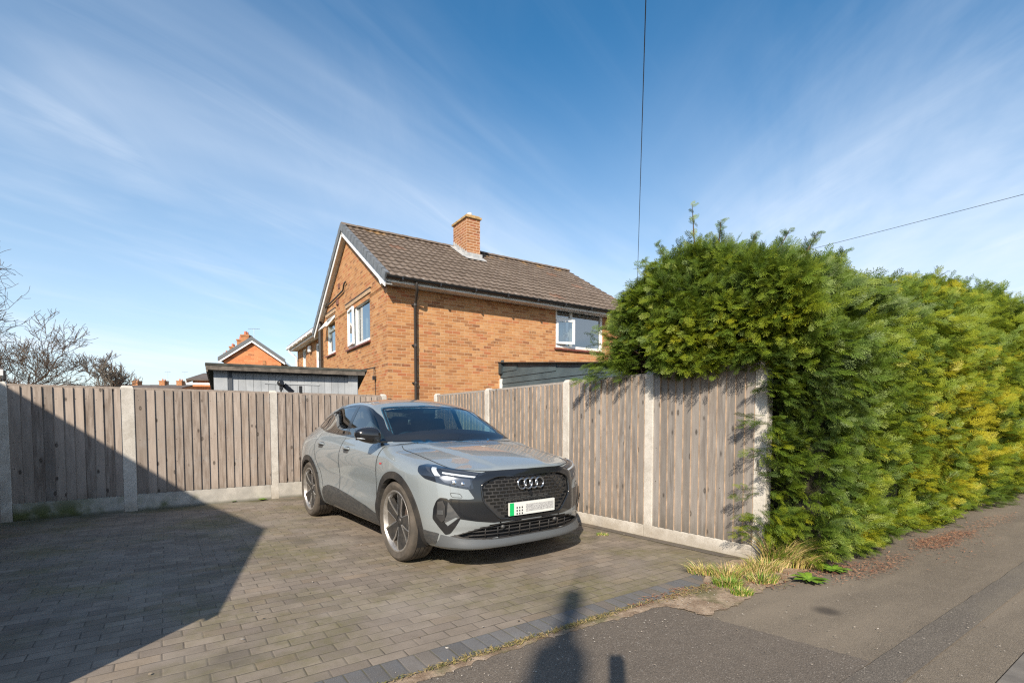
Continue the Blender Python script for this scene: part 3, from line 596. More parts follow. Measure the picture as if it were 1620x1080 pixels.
def casement(w,fn,u0,u1,v0,v1,swing,edge,fw=.06,d=.02):
    """an opened sash: hinged on 'edge' (0:u0 1:u1 2:top), swung out by angle"""
    cs,sn=math.cos(swing),math.sin(swing)
    def g(u,v,k):
        if edge==0: q=u-u0; return fn(u0+q*cs,v,d-q*sn+k)
        if edge==1: q=u1-u; return fn(u1-q*cs,v,d-q*sn+k)
        q=v1-v; return fn(u,v1-q*cs,d-q*sn+k)
    m=MB()
    def bx(a,b,c,e,k0=-.03,k1=.03): m.hexa([g(a,c,k0),g(b,c,k0),g(a,c,k1),g(b,c,k1),g(a,e,k0),g(b,e,k0),g(a,e,k1),g(b,e,k1)])
    bx(u0,u0+fw,v0,v1); bx(u1-fw,u1,v0,v1); bx(u0+fw,u1-fw,v0,v0+fw); bx(u0+fw,u1-fw,v1-fw,v1)
    m.build('casement',MAT_UPVC,w)
    p=MB(); p.add([g(u0+fw*.6,v0+fw*.6,.004),g(u1-fw*.6,v0+fw*.6,.004),g(u1-fw*.6,v1-fw*.6,.004),g(u0+fw*.6,v1-fw*.6,.004)],[(0,1,2,3)]); p.build('pane',MAT_PANE,w)
HYAW=R(32.8)
def build_house():
    h=empty('brick_house',(-2.92,11.89,-.2),HYAW); Z=.2   # local z = world z + .2
    tag(h,'orange brick two storey house with brown tiled gable roof above the fence','house')
    A=8.0; B=6.95; zs=4.57+Z; RB=3.35; RZ=6.86+Z; EV=(-.45,4.55+Z); slope=(RZ-EV[1])/(RB-EV[0])
    long=lambda u,v,d: Vector((u,d,v)); gab=lambda u,v,d: Vector((d,u,v))
    W1=(4.97,6.79,3.40+Z,4.55+Z); G1=(1.34,3.50,3.37+Z,4.50+Z); G2=(4.95,6.02,3.46+Z,4.66+Z)
    w=UVM(); w.wall(long,0,A,0,zs,[W1]); 
    # gable wall in slices up to the rake
    rake=lambda b: RZ-.10-abs(b-RB)*slope
    w.wall(gab,0,B,0,zs-.15,[G1,(G2[0],G2[1],G2[2],zs-.15)] if G2[3]>zs-.15 else [G1,G2],uo=.1125)
    ztop=zs-.15; bs=sorted(set(list(np.linspace(0,B,24))+[G2[0],G2[1]]))
    for b0,b1 in zip(bs,bs[1:]):
        lo=ztop
        if b0>=G2[0]-1e-6 and b1<=G2[1]+1e-6: lo=max(ztop,G2[3])
        t0,t1=rake(b0),rake(b1)
        if min(t0,t1)>lo: w.quad([gab(b0,lo,0),gab(b1,lo,0),gab(b1,t1,0),gab(b0,t0,0)],[(b0+.1125,lo),(b1+.1125,lo),(b1+.1125,t1),(b0+.1125,t0)])
    # far gable and back
    w.quad([(A,0,0),(A,B,0),(A,B,zs),(A,RB,RZ-.1),(A,0,zs)],[(0,0),(B,0),(B,zs),(RB,RZ),(0,zs)]); w.quad([(0,B,0),(A,B,0),(A,B,zs),(0,B,zs)],[(0,0),(A,0),(A,zs),(0,zs)])
    w.build('wall',MAT_BRICK,h)
    # roof: near slope of real tiles, far slope, ridge tiles, verges
    rf=tiled_roof('roof',MAT_TILE,h,-.17,A+.12,EV,(RB,RZ))
    EB=(B+.45,RZ-(B+.45-RB)*slope)
    tiled_roof('roof',MAT_TILE,h,-.17,A+.12,EB,(RB,RZ))
    rd=MB()
    for k in range(int((A+.3)/.45)+1):
        x0=-.18+k*.45; x1=min(A+.13,x0+.455)
        if x1-x0<.1: break
        vs=[];N=7
        for x in (x0,x1):
            for q in range(N):
                th=math.pi*q/(N-1); vs.append((x,RB+.13*math.cos(th),RZ-.015+.085*math.sin(th)+(.008 if x==x0 else 0)))
        rd.add(vs,[(q,q+1,N+q+1,N+q) for q in range(N-1)]+[tuple(range(N-1,-1,-1)),tuple(range(N,2*N))],rng.random())
    rd.build('ridge_tile',MAT_TILE,h,auto=40)
    # dry verge caps and white barge boards (near gable)
    dirn=Vector((0,RB-EV[0],RZ-EV[1])).normalized()
    for s_,ev in ((1,EV),(-1,EB)):
        vg=MB(); L=math.hypot(RB-ev[0],RZ-ev[1]); d=Vector((0,RB-ev[0],RZ-ev[1]))/L; nrm=Vector((0,-d.z,d.y)) if d.y>0 else Vector((0,d.z,-d.y)); nrm=nrm if nrm.z>0 else -nrm
        n=int(L/.315); st=L/n
        for k in range(n):
            p=Vector((0,ev[0],ev[1]))+d*(k*st-.01); q=p+d*(st+.03); lift=.012
            P=[p+Vector((-.20,0,0))-nrm*.13,p+Vector((-.13,0,0))-nrm*.13,q+Vector((-.195,0,0))-nrm*.13,q+Vector((-.13,0,0))-nrm*.13,
               p+Vector((-.20,0,0))+nrm*(.055+lift),p+Vector((-.10,0,0))+nrm*(.055+lift),q+Vector((-.195,0,0))+nrm*.055,q+Vector((-.10,0,0))+nrm*.055]
            vg.hexa(P,rng.random())
        vg.build('verge_cap',MAT_VERGE,h)
        bg=MB(); p=Vector((-.165,ev[0],ev[1]))-nrm*.10; q=Vector((-.165,RB,RZ))-nrm*.10
        bg.hexa([p-nrm*.16,p-nrm*.16+Vector((.02,0,0)),q-nrm*.16,q-nrm*.16+Vector((.02,0,0)),p,p+Vector((.02,0,0)),q,q+Vector((.02,0,0))]); bg.build('barge_board',MAT_UPVC,h)
        sf=MB(); sf.hexa([p-nrm*.10+Vector((.02,0,0)),p-nrm*.10+Vector((.165,0,0)),q-nrm*.10+Vector((.02,0,0)),q-nrm*.10+Vector((.165,0,0)),p-nrm*.085+Vector((.02,0,0)),p-nrm*.085+Vector((.165,0,0)),q-nrm*.085+Vector((.02,0,0)),q-nrm*.085+Vector((.165,0,0))]); sf.build('soffit',MAT_SOFF,h)
    # boxed white eaves end at the corner
    bx=MB(); bx.prism([(-.168,-.36,4.44+Z),(-.168,-.02,4.44+Z),(-.168,.30,4.80+Z),(-.168,.30,5.0+Z),(-.168,-.36,4.60+Z)],.02,(1,0,0)); bx.build('eaves_box',MAT_UPVC,h)
    fa=MB(); fa.box((A/2-.07,-.35,4.535+Z),(A+.2,.02,.19)); fa.build('fascia',MAT_SOFF,h)
    so=MB(); so.box((A/2-.07,-.165,4.575+Z-.12),(A+.18,.35,.015)); so.build('soffit',MAT_SOFF,h)
    gu=MB(); N=7; vs=[]
    for x in (-.17,A+.12):
        for rr_,o_ in ((.072,0),(.062,1)):
            for q in range(N):
                th=math.pi+math.pi*q/(N-1); vs.append((x,-.430+rr_*math.cos(th),4.560+Z+rr_*math.sin(th)))
    gu.add(vs,[(q,q+1,2*N+q+1,2*N+q) for q in range(N-1)]+[(N+q+1,N+q,3*N+q,3*N+q+1) for q in range(N-1)]+[(0,N,3*N,2*N),(N-1,3*N-1,4*N-1,2*N-1)])
    for x in np.arange(.2,A,.95): gu.box((x,-.430,4.515+Z),(.035,.155,.07))
    gu.build('gutter',MAT_GUT,h,auto=40)
    dp=MB(); x=.66; dp.tube([(x-.10,-.425,4.56+Z),(x-.10,-.425,4.40+Z),(x-.06,-.36,4.32+Z),(x+.0,-.12,4.14+Z),(x,-.075,4.08+Z),(x,-.075,0)],.036,10)
    for zz in (4.06,3.1,2.2): dp.tube([(x,-.075,zz+Z-.03),(x,-.075,zz+Z+.03)],.044,10); dp.box((x-.05,-.03,zz+Z),(.04,.06,.03))
    dp.build('downpipe',MAT_PIPE,h,smooth=False,auto=50)
    # gable waste and soil pipes
    sp=MB(); sp.tube([(-.10,6.62,0),(-.10,6.62,5.02+Z)],.058,12)
    for zz in (3.4,4.5,5.0): sp.tube([(-.10,6.62,zz+Z-.05),(-.10,6.62,zz+Z+.02)],.068,12)
    sp.build('soil_pipe',MAT_PIPE,h,auto=50)
    wp=MB(); wp.tube([(-.05,3.44,5.30+Z),(-.05,3.60,5.29+Z),(-.05,3.75,5.12+Z),(-.05,4.6,5.08+Z),(-.05,5.6,5.04+Z),(-.05,6.3,5.03+Z),(-.08,6.6,4.96+Z)],.024,8); wp.build('waste_pipe',MAT_PIPE,h,auto=50)
    cv=simple('clay_vent',(.16,.07,.045),.8)
    for (b_,z_) in ((4.35,5.38),(4.55,4.93)):
        vt=MB(); vt.box((-.01,b_,z_+Z),(.03,.18,.16) if z_>5 else (.05,.22,.16))
        vt.build('air_vent',cv,h,bevel=.01)
    # windows
    wd=window(h,long,*W1,bars_u=[(5.57,3.40+Z,4.55+Z)],bars_v=[(4.24+Z,4.97,5.57)],fw=.07)
    casement(wd,long,4.99,5.57,3.50+Z,4.20+Z,R(16),0)
    hd=MB(); hd.box((5.46,.03,3.80+Z),(.03,.04,.14)); hd.box((5.40,.03,3.82+Z),(.13,.025,.022)); hd.build('handle',MAT_UPVC,wd,bevel=.004)
    bl=MB(); bl.box((6.66,.16,3.62+Z),(.12,.02,.42)); bl.build('curtain',MAT_CURT,wd)
    wg=window(h,gab,*G1,bars_u=[(2.72,3.37+Z,4.50+Z)],fw=.07)
    casement(wg,gab,2.72,3.48,3.43+Z,4.47+Z,R(5),1)
    cu=MB()
    for k in range(5): cu.tube([(.30+.03*(k%2),2.62-.035*k,3.45+Z),(.30+.02*(k%2),2.62-.03*k*(.7),4.46+Z)],.022,6)
    cu.build('curtain',MAT_CURT,wg,smooth=True)
    st=MB(); st.box((.30,1.75,3.56+Z),(.18,.42,.34)); st.build('storage_box',MAT_CURT,wg,bevel=.03)
    w2=window(h,gab,*G2,bars_v=[(4.22+Z,G2[0],G2[1])],fw=.065)
    casement(w2,gab,G2[0]+.02,G2[1]-.02,4.14+Z,4.62+Z,R(38),2)
    for (a0,a1,z_) in ((1.22,3.62,4.60),(4.83,6.14,4.76)):
        lt=MB(); lt.box((-.012,(a0+a1)/2,z_+Z),(.03,a1-a0,.10)); lt.build('lintel',MAT_SOFF if False else simple('buff_lintel',(.42,.29,.18),.8,noise=.15),h)
        l2=MB(); l2.box((-.018,(a0+a1)/2,z_+Z+.06),(.045,a1-a0+.04,.02)); l2.build('lintel_drip',MAT_PIPE,h)
    # chimney with stepped lead
    c=UVM(); ca,cb,c0,c1=3.36,3.83,2.40,3.32; zt=7.52+Z
    zb=lambda b: EV[1]+(min(b,RB)-EV[0])*slope-.1
    c.quad([(ca,c0,zb(c0)),(cb,c0,zb(c0)),(cb,c0,zt),(ca,c0,zt)],[(0,0),(.4725,0),(.4725,1.2),(0,1.2)])
    c.quad([(ca,c1,zb(c0)),(ca,c0,zb(c0)),(ca,c0,zt),(ca,c1,zt)],[(1,0),(1.92,0),(1.92,1.2),(1,1.2)])
    c.quad([(cb,c0,zb(c0)),(cb,c1,zb(c0)),(cb,c1,zt),(cb,c0,zt)],[(2,0),(2.92,0),(2.92,1.2),(2,1.2)]); c.quad([(cb,c1,zb(c0)),(ca,c1,zb(c0)),(ca,c1,zt),(cb,c1,zt)],[(3,0),(3.47,0),(3.47,1.2),(3,1.2)])
    ch=c.build('chimney',MAT_CHIM,rf)
    cp=MB(); cp.box(((ca+cb)/2,(c0+c1)/2,zt+.035),(.56,1.01,.07)); cp.box(((ca+cb)/2,(c0+c1)/2,zt+.085),(.46,.92,.05)); cp.build('cap',simple('lichen_cap',(.36,.24,.11),.9,noise=.35,nscale=14),ch,bevel=.01)
    pm=simple('pot_pale',(.70,.68,.64),.6); po=MB(); po.tube([((ca+cb)/2,c0+.24,zt+.10),((ca+cb)/2,c0+.24,zt+.24)],.075,14); po.build('pot',pm,ch,auto=40); po=MB(); po.tube([((ca+cb)/2,c0+.66,zt+.10),((ca+cb)/2,c0+.66,zt+.16)],.10,14)
    po.build('pot',pm,ch,auto=40)
    fl=MB(); zz=lambda b:EV[1]+(b-EV[0])*slope+.03
    fl.box(((ca+cb)/2,c0-.015,zz(c0)+.07),(cb-ca+.14,.02,.17))
    for k in range(7):
        b0=c0+k*.13; fl.box((ca-.010,b0+.065,zz(b0+.065)+.085),(.015,.135,.16))
    fl.hexa([(ca-.16,c0-.05,zz(c0-.05)+.03),(ca,c0-.05,zz(c0-.05)+.03),(ca-.16,c1,zz(c1)+.03),(ca,c1,zz(c1)+.03),(ca-.16,c0-.05,zz(c0-.05)+.045),(ca,c0-.05,zz(c0-.05)+.06),(ca-.16,c1,zz(c1)+.045),(ca,c1,zz(c1)+.06)])
    fl.hexa([(ca-.12,c0-.22,zz(c0-.22)+.035),(cb+.12,c0-.22,zz(c0-.22)+.035),(ca-.12,c0-.01,zz(c0-.01)+.035),(cb+.12,c0-.01,zz(c0-.01)+.035),(ca-.12,c0-.22,zz(c0-.22)+.05),(cb+.12,c0-.22,zz(c0-.22)+.05),(ca-.12,c0-.01,zz(c0-.01)+.055),(cb+.12,c0-.01,zz(c0-.01)+.055)])
    fl.build('flashing',MAT_LEAD,ch)
    # small fittings on the gable
    li=MB(); li.tube([(-.02,.89,2.56+Z),(-.05,.89,2.56+Z)],.012,6); li.box((-.05,.90,2.35+Z),(.07,.07,.10)); li.tube([(-.05,.90,2.42+Z),(-.05,.90,2.62+Z)],.010,6); li.tube([(-.012,.93,2.62+Z),(-.012,2.6,2.68+Z),(-.012,3.2,2.70+Z)],.008,5); li.tube([(-.012,.93,2.32+Z),(-.012,.93,.2)],.008,5)
    li.build('outside_light',MAT_GUT,h)
    return h
build_house()

# ---- lean-to with dark cladding, its boarded side running towards the street
def leanto():
    o=empty('lean_to',(-2.92,11.89,0),HYAW); tag(o,'dark blue grey timber lean-to against the brick house wall','lean-to')
    m=Mat('dark_cladding'); t=m.obj(); g=m.noise(m.map(t,scale=(3,3,60)),2,5); n=m.noise(t,2.2,4); c=m.mix(m.rng(n,.3,.7),(.036,.058,.070),(.060,.090,.104)); c=m.mix(m.rng(g,.4,.7,0,.4),c,(.11,.135,.14)); m.set(col=c,rough=.65,nor=m.bump(g,.3,.004)); cm=m.m
    sd=MB(); x=3.12; L=4.6
    top=lambda q: 2.82-.095*q
    for k in range(18):
        z0=.1+k*.155; z1=z0+.165
        # each weatherboard is cut to the roof slope
        qe=L
        if top(0)<z0: break
        if top(L)<z1: qe=max(.15,min(L,(2.82-z1)/.095))
        sd.hexa([(x-.028,-.01,z0),(x-.028,-qe,z0),(x,-.01,z0),(x,-qe,z0),(x-.008,-.01,z1),(x-.008,-qe,z1),(x,-.01,z1),(x,-qe,z1)],rng.random())
    sd.build('cladding',cm,o)
    st=MB(); st.hexa([(x,0,0),(x,-L,0),(x+3.4,0,0),(x+3.4,-L,0),(x,0,top(0)),(x,-L,top(L)),(x+3.4,0,top(0)),(x+3.4,-L,top(L))]); st.build('wall',cm,o)
    rf=MB(); rf.hexa([(x-.10,.0,top(0)+.005),(x-.10,-L-.15,top(L+.15)+.005),(x+3.5,0,top(0)+.005),(x+3.5,-L-.15,top(L+.15)+.005),(x-.10,.0,top(0)+.032),(x-.10,-L-.15,top(L+.15)+.032),(x+3.5,0,top(0)+.032),(x+3.5,-L-.15,top(L+.15)+.032)]); rf.build('roof',simple('roof_felt_black',(.022,.022,.022),.85),o,bevel=.01)
    bd=MB(); bd.box((x-.05,-.06,top(0)-.14),(.06,.12,.30)); bd.build('corner_board',simple('dark_board',(.03,.04,.045),.6),o)
    wh=MB(); wh.box((x-.02,-.05,1.25),(.05,.10,2.3)); wh.build('corner_post',MAT_UPVC,o)
leanto()

# ---- grey shed behind the left fence
def shed():
    a=R(26.5); o=empty('garden_shed',(-5.02,8.30,0),a); tag(o,'grey painted timber shed with black felt roof behind the fence','shed')
    m=Mat('grey_shed_paint'); t=m.obj(); r=m.attr('rnd'); g=m.noise(m.map(t,scale=(40,40,2)),1.5,4); n=m.noise(t,3,5); c=m.mix(m.rng(n,.3,.7),(.28,.305,.33),(.40,.425,.45)); c=m.mix(m.math('MULTIPLY',r,.35),c,(.17,.185,.20)); c=m.mix(m.rng(g,.45,.75,0,.35),c,(.42,.43,.44)); m.set(col=c,rough=.8,nor=m.bump(g,.3,.003)); gm=m.m
    L=2.52; D=1.9; zf,zb=2.18,1.62
    w=MB(); k=20; bw=(L-.2)/k
    for i in range(k): w.box((.10+bw*(i+.5),.12,(zf-.02)/2),(bw-.004,.02,zf-.02),0,rng.random())
    w.build('wall',gm,o)
    s=MB()
    for i in range(14):
        y=.13+(D-.2)*i/14; zt=zf+(zb-zf)*(y-.1)/(D)-.03; s.box((.10,y+.06,zt/2),(.02,(D-.2)/14-.004,zt),0,rng.random()); s.box((L-.10,y+.06,zt/2),(.02,(D-.2)/14-.004,zt),0,rng.random())
    s.box((L/2,D-.06,zb/2-.03),(L-.2,.02,zb-.06),0,.5); s.build('side_wall',gm,o)
    t=MB(); t.box((.19,.10,zf/2-.0),(.20,.022,zf-.03),0,.1); t.build('corner_board',gm,o); t=MB(); t.box((L-.19,.10,zf/2),(.17,.022,zf-.03),0,.15); t.build('corner_board',gm,o)
    fr=MB(); fr.box((L/2+.10,.104,zf-.045),(L-.5,.03,.07)); fr.box((.335,.104,zf/2),(.05,.03,zf-.05)); fr.build('dark_frame',simple('slate_paint',(.055,.065,.08),.7),o)
    bt=MB(); bt.box((1.30,.105,1.945),(.90,.012,.03),0,.1); bt.build('batten',gm,o)
    rf=MB(); y0,y1=-.05,D+.1; s_=(zb-zf)/D; z=lambda y: zf+s_*y
    rf.hexa([(-.02,y0,z(y0)),(L+.05,y0,z(y0)),(-.02,y1,z(y1)),(L+.05,y1,z(y1)),(-.02,y0,z(y0)+.05),(L+.05,y0,z(y0)+.05),(-.02,y1,z(y1)+.05),(L+.05,y1,z(y1)+.05)])
    m=Mat('mineral_felt'); t=m.obj(); m.set(col=m.mix(m.rng(m.noise(t,6,5),.3,.7),(.030,.032,.028),(.075,.078,.066)),rough=.9,nor=m.bump(m.noise(t,120,3),.4,.004)); rf.build('roof',m.m,o,bevel=.012)
    fb=MB(); fb.box((L/2,y0+.010,z(y0)-.035),(L+.02,.022,.065)); fb.box((.0,D/2,z(D/2)-.035),(.022,D,.07),rot=Matrix.Rotation(math.atan(s_),3,'X')); fb.build('fascia',simple('mossy_fascia',(.105,.09,.075),.85,noise=.4,nscale=10),o)
shed()
# ---- solar flood lamp on the fence top
o=empty('solar_floodlight',(-3.845,8.39,1.77),R(37)); tag(o,'black solar security light perched on the fence top by the shed','floodlight')
b=MB(); b.tube([(0,0,0),(0,0,.10)],.014,8); b.box((0,-.01,.06),(.05,.05,.06)); b.build('bracket',MAT_GUT,o,bevel=.004)
b=MB(); b.lathe([(0,-.028),(.050,-.028),(.056,-.012),(.056,.014),(.044,.030),(0,.034)],20,Matrix.Translation((-.005,-.01,.145))@Matrix.Rotation(R(70),4,'X')@Matrix.Rotation(R(25),4,'Y')); b.build('lamp_head',MAT_GUT,o,auto=40)
b=MB(); b.box((.115,.0,.055),(.19,.012,.085),rot=Matrix.Rotation(R(42),3,'Y')@Matrix.Rotation(R(35),3,'X')); b.build('solar_panel',simple('solar_cell',(.012,.016,.026),.25),o,bevel=.004)
b=MB(); b.box((.31,-.0,.05),(.05,.04,.12)); b.build('sensor_box',MAT_GUT,o,bevel=.006)

# ---- the neighbouring house beyond, eaves towards the gardens
def house_b():
    o=empty('terraced_house',(-2.92,11.89,-.2),HYAW); Z=.2; tag(o,'neighbouring brick house with white gutter and eaves left of the main gable','house')
    w=UVM(); f=lambda u,v,d: Vector((.42+d,u,v)); w.wall(f,8.0,13.9,0,4.55+Z,[(9.1,9.9,3.1+Z,4.35+Z),(11.9,12.7,2.9+Z,4.45+Z)]); w.quad([(.42,13.9,0),(7,13.9,0),(7,13.9,4.5+Z),(3.7,13.9,6.6+Z),(.42,13.9,4.5+Z)],[(0,0),(6,0),(6,4.5),(3,6.6),(0,4.5)]); w.quad([(7,8,0),(.42,8,0),(.42,8,4.55+Z),(3.7,8,6.6+Z),(7,8,4.55+Z)],[(0,0),(6,0),(6,4.5),(3,6.6),(0,4.5)])
    w.build('wall',MAT_BRICK,o)
    for (a,b_,c,d) in ((9.1,9.9,3.1+Z,4.35+Z),(11.9,12.7,2.9+Z,4.45+Z)): window(o,f,a,b_,c,d,fw=.09,sill=False)
    rf=MB(); rf.hexa([(.0,7.9,4.66+Z),(3.7,7.9,6.75+Z),(.0,14.1,4.66+Z),(3.7,14.1,6.75+Z),(.0,7.9,4.74+Z),(3.7,7.9,6.85+Z),(.0,14.1,4.74+Z),(3.7,14.1,6.85+Z)]); rf.hexa([(3.7,7.9,6.75+Z),(7.4,7.9,4.66+Z),(3.7,14.1,6.75+Z),(7.4,14.1,4.66+Z),(3.7,7.9,6.85+Z),(7.4,7.9,4.74+Z),(3.7,14.1,6.85+Z),(7.4,14.1,4.74+Z)]); ro=rf.build('roof',MAT_GTILE,o)
    g=MB(); g.box((.0,11,4.62+Z),(.11,6.2,.11)); g.box((.10,11,4.56+Z),(.03,6.15,.17)); 
    for y in np.arange(8.3,14,1.0): g.box((-.0,y,4.60+Z),(.13,.05,.13))
    g.build('gutter',MAT_UPVC,o,bevel=.02)
    s=MB(); s.box((.26,11,4.53+Z),(.33,6.1,.02)); s.build('soffit',MAT_SOFF,o)
    d=MB(); d.tube([(.02,13.7,4.6+Z),(.02,13.7,4.45+Z),(.30,13.6,4.2+Z),(.33,13.6,4.0+Z),(.33,13.6,0)],.045,8); d.build('downpipe',MAT_UPVC,o,auto=50)
    a=MB(); a.box((.35,10.75,4.25+Z),(.12,.34,.28)); a.build('alarm_box',MAT_UPVC,o,bevel=.05)
    p=MB(); p.tube([(2.2,9.6,5.75+Z),(2.2,9.6,6.25+Z)],[.13,.11],12); p.build('pot',simple('terracotta_pot',(.45,.12,.05),.75),ro,auto=40)
house_b()
# ---- houses further off: a gable end and the terraces beyond
MAT_FROOF=simple('far_roof',(.10,.082,.072),.9,noise=.25,nscale=2); MAT_GSLATE=simple('far_slate',(.105,.115,.125),.8)
def dpt(px,py,dep): return Vector(((px-810)/794.2*dep,dep,CAM_H+(664-py)/794.2*dep))
def aerial(name,base,h,parent,s=1.0):
    b=MB(); b.tube([base,base+Vector((0,0,h))],.02*s,5); t=base+Vector((0,0,h)); b.tube([t+Vector((-.5*s,0,.02)),t+Vector((.5*s,0,.05))],.014*s,5)
    for k in range(7): x=-.45*s+k*.15*s; b.tube([t+Vector((x,-.22*s,.03)),t+Vector((x,.22*s,.03))],.008*s,4)
    b.build(name,simple('aerial_metal',(.42,.43,.45),.4,.7),parent)
def simple_house(label,org,yaw,w,d,ze,zr,mat,roof,chim=(),white=True,aer=(),group=None,ridge_along='x',barge=False,door=False):
    """local x along the ridge, gables at x=0 and x=w; y depth d"""
    o=empty('terraced_house',org,yaw); tag(o,label,'house',group)
    W=UVM(); W.quad([(0,0,0),(w,0,0),(w,0,ze),(0,0,ze)],[(0,0),(w,0),(w,ze),(0,ze)]); W.quad([(w,d,0),(0,d,0),(0,d,ze),(w,d,ze)],[(0,0),(w,0),(w,ze),(0,ze)])
    for x,s in ((0,1),(w,-1)): 
        P=[(x,d,0),(x,0,0),(x,0,ze),(x,d/2,zr-.1),(x,d,ze)]; U=[(d,0),(0,0),(0,ze),(d/2,zr),(d,ze)]
        W.quad(P if s>0 else P[::-1],U if s>0 else U[::-1])
    W.build('wall',mat,o)
    R_=MB(); ov=.25; sl=(zr-ze)/(d/2); t=.10
    for s in (0,1):
        y0=-.3 if s==0 else d+.3; z0=ze-.3*sl
        R_.hexa([(-ov,y0,z0),(w+ov,y0,z0),(-ov,d/2,zr),(w+ov,d/2,zr),(-ov,y0,z0+t),(w+ov,y0,z0+t),(-ov,d/2,zr+t),(w+ov,d/2,zr+t)])
    ro=R_.build('roof',roof,o)
    if white:
        b=MB()
        for s in (0,1):
            y0=-.3 if s==0 else d+.3; z0=ze-.3*sl
            b.hexa([(-ov-.02,y0,z0-.17),(-ov+.01,y0,z0-.17),(-ov-.02,d/2,zr-.17),(-ov+.01,d/2,zr-.17),(-ov-.02,y0,z0),(-ov+.01,y0,z0),(-ov-.02,d/2,zr),(-ov+.01,d/2,zr)])
        b.build('barge_board',MAT_UPVC,o)
        g=MB(); g.box((w/2,-.34,ze-.26),(w+.4,.10,.12)); g.build('gutter',MAT_UPVC,o)
    if barge:
        b=MB()
        for s in (0,1):
            y0=-.33 if s==0 else d+.33; z0=ze-.33*sl
            b.hexa([(-ov-.05,y0,z0-.02),(-ov-.005,y0,z0-.02),(-ov-.05,d/2,zr-.02),(-ov-.005,d/2,zr-.02),(-ov-.05,y0,z0+.26),(-ov-.005,y0,z0+.26),(-ov-.05,d/2,zr+.26),(-ov-.005,d/2,zr+.26)])
        b.build('verge_cap',MAT_GSLATE,o)
    fn=lambda u,v,dd: Vector((u,dd-.03,v))
    for (x0,x1,z0,z1) in ((w*.15,w*.38,ze-1.9,ze-.6),(w*.62,w*.85,ze-1.9,ze-.6)):
        f=MB(); f.box(((x0+x1)/2,-.02,(z0+z1)/2),(x1-x0,.06,z1-z0)); q=f.build('window',MAT_UPVC,o); f=MB(); f.box(((x0+x1)/2,-.053,(z0+z1)/2),(x1-x0-.2,.01,z1-z0-.2)); f.build('pane',simple('far_pane',(.03,.045,.06),.1) if 'far_pane' not in bpy.data.materials else bpy.data.materials['far_pane'],q)
    for (cx_,cy_,h_,cw) in chim:
        c=MB(); zz=zr-abs(cy_-d/2)*sl; c.box((cx_,cy_,zz+h_/2-.3),(cw,cw*1.35,h_+.6)); c.box((cx_,cy_,zz+h_+.0),(cw+.12,cw*1.35+.12,.14)); k=c.build('chimney',MAT_FCHIM,ro)
        for q in (-.22,.22): p=MB(); p.tube([(cx_,cy_+q*cw*1.6,zz+h_+.05),(cx_,cy_+q*cw*1.6,zz+h_+.40)],[.13,.105],10); p.build('pot',MAT_FPOT,k,auto=40)
    for (ax_,ay_,ah) in aer: aerial('aerial',Vector((ax_,ay_,zr+.1)),ah,ro)
    return o
m=Mat('far_chimney_brick'); o=m.obj(); m.set(col=m.mix(m.rng(m.noise(m.map(o,scale=(1,1,4)),3,4),.35,.65),(.27,.105,.045),(.40,.20,.09)),rough=.9); MAT_FCHIM=m.m
MAT_FPOT=simple('far_pot',(.42,.15,.08),.8)
# gable end whose barge boards show over the shed
ap=dpt(407,541.5,38); l=dpt(367,570,38); r=dpt(447,570,38)
gw=(r-l).length; ze=(l.z+r.z)/2; gy=math.atan2((r-l).y,(r-l).x)
simple_house('orange brick house whose gable with white barge boards rises over the shed',(l.x,l.y+.0,-.2),gy+R(90)+R(0),7.0,gw,ze+.2,ap.z+.2,MAT_FARB,MAT_GSLATE,barge=True,group='houses beyond the gardens') if False else None
def gable_house():
    # ridge runs away from the viewer: local x away, y to the left -> build with gable at x=0 facing the camera
    yaw=R(90+17); 
    o=simple_house('orange brick house whose gable with white barge boards rises over the shed',(r.x,r.y,-.2),yaw,8.0,gw,ze+.2,ap.z+.2,MAT_FARB,MAT_GSLATE,barge=True,group='houses beyond the gardens')
    v=MB(); v.box((-.03,gw*.30,ze-.15),(.06,.2,.5)); v.build('air_vent',MAT_FCHIM,o)
gable_house()
# terrace behind it: four houses in a row stepping away to the left, each with its stack
for i,(px,top,dep,cw,lab) in enumerate(((363,518,44,.85,'tallest stack, nearest the gable'),(357,527,50,.80,'second stack from the gable'),(346,540,58,.78,'third stack from the gable'),(338,552,68,.75,'smallest stack'))):
    p=dpt(px+10,top,dep); base=p.z-2.75
    simple_house('terraced house behind the gable house, with the %s'%lab,(p.x-1.6,p.y+.5,-.2),R(10),3.4,5.0,base-1.2+.2,base+.2,MAT_FARB,MAT_FROOF,chim=((1.6,2.2,2.55,cw*.78),),white=True,aer=((2.2,2.4,3.0),) if i in(0,2) else (),group='houses beyond the gardens')
# pale side wall with a white gutter just left of the shed
p=dpt(307,607,31); simple_house('low orange house with white gutter just left of the shed roof',(p.x,p.y,-.2),R(12),5.0,5.0,dpt(0,601,31).z+.2,dpt(0,592,33).z+.2,MAT_FARB,MAT_FROOF,group='houses beyond the gardens')
# far row along the left with five stacks
for px,nm in ((182,'leftmost in the far row'),(215,'in the far row right of the small bare tree'),(259,'in the middle of the far row'),(287,'at the right end of the far row')):
    dep=88; p=dpt(px-17,602,dep); simple_house('distant low house with orange stack, %s'%nm,(p.x-2.2,p.y,-.2),R(4),4.1 if px!=215 else 4.9,7.0,dpt(px,614,dep).z+.2,dpt(px,607.5,dep).z+.2,MAT_FARB,MAT_FROOF,chim=((2.2,3.4,.75,.95),),white=False,aer=((2.9,3.4,2.3),) if px in(259,287) else (),group='houses beyond the gardens')
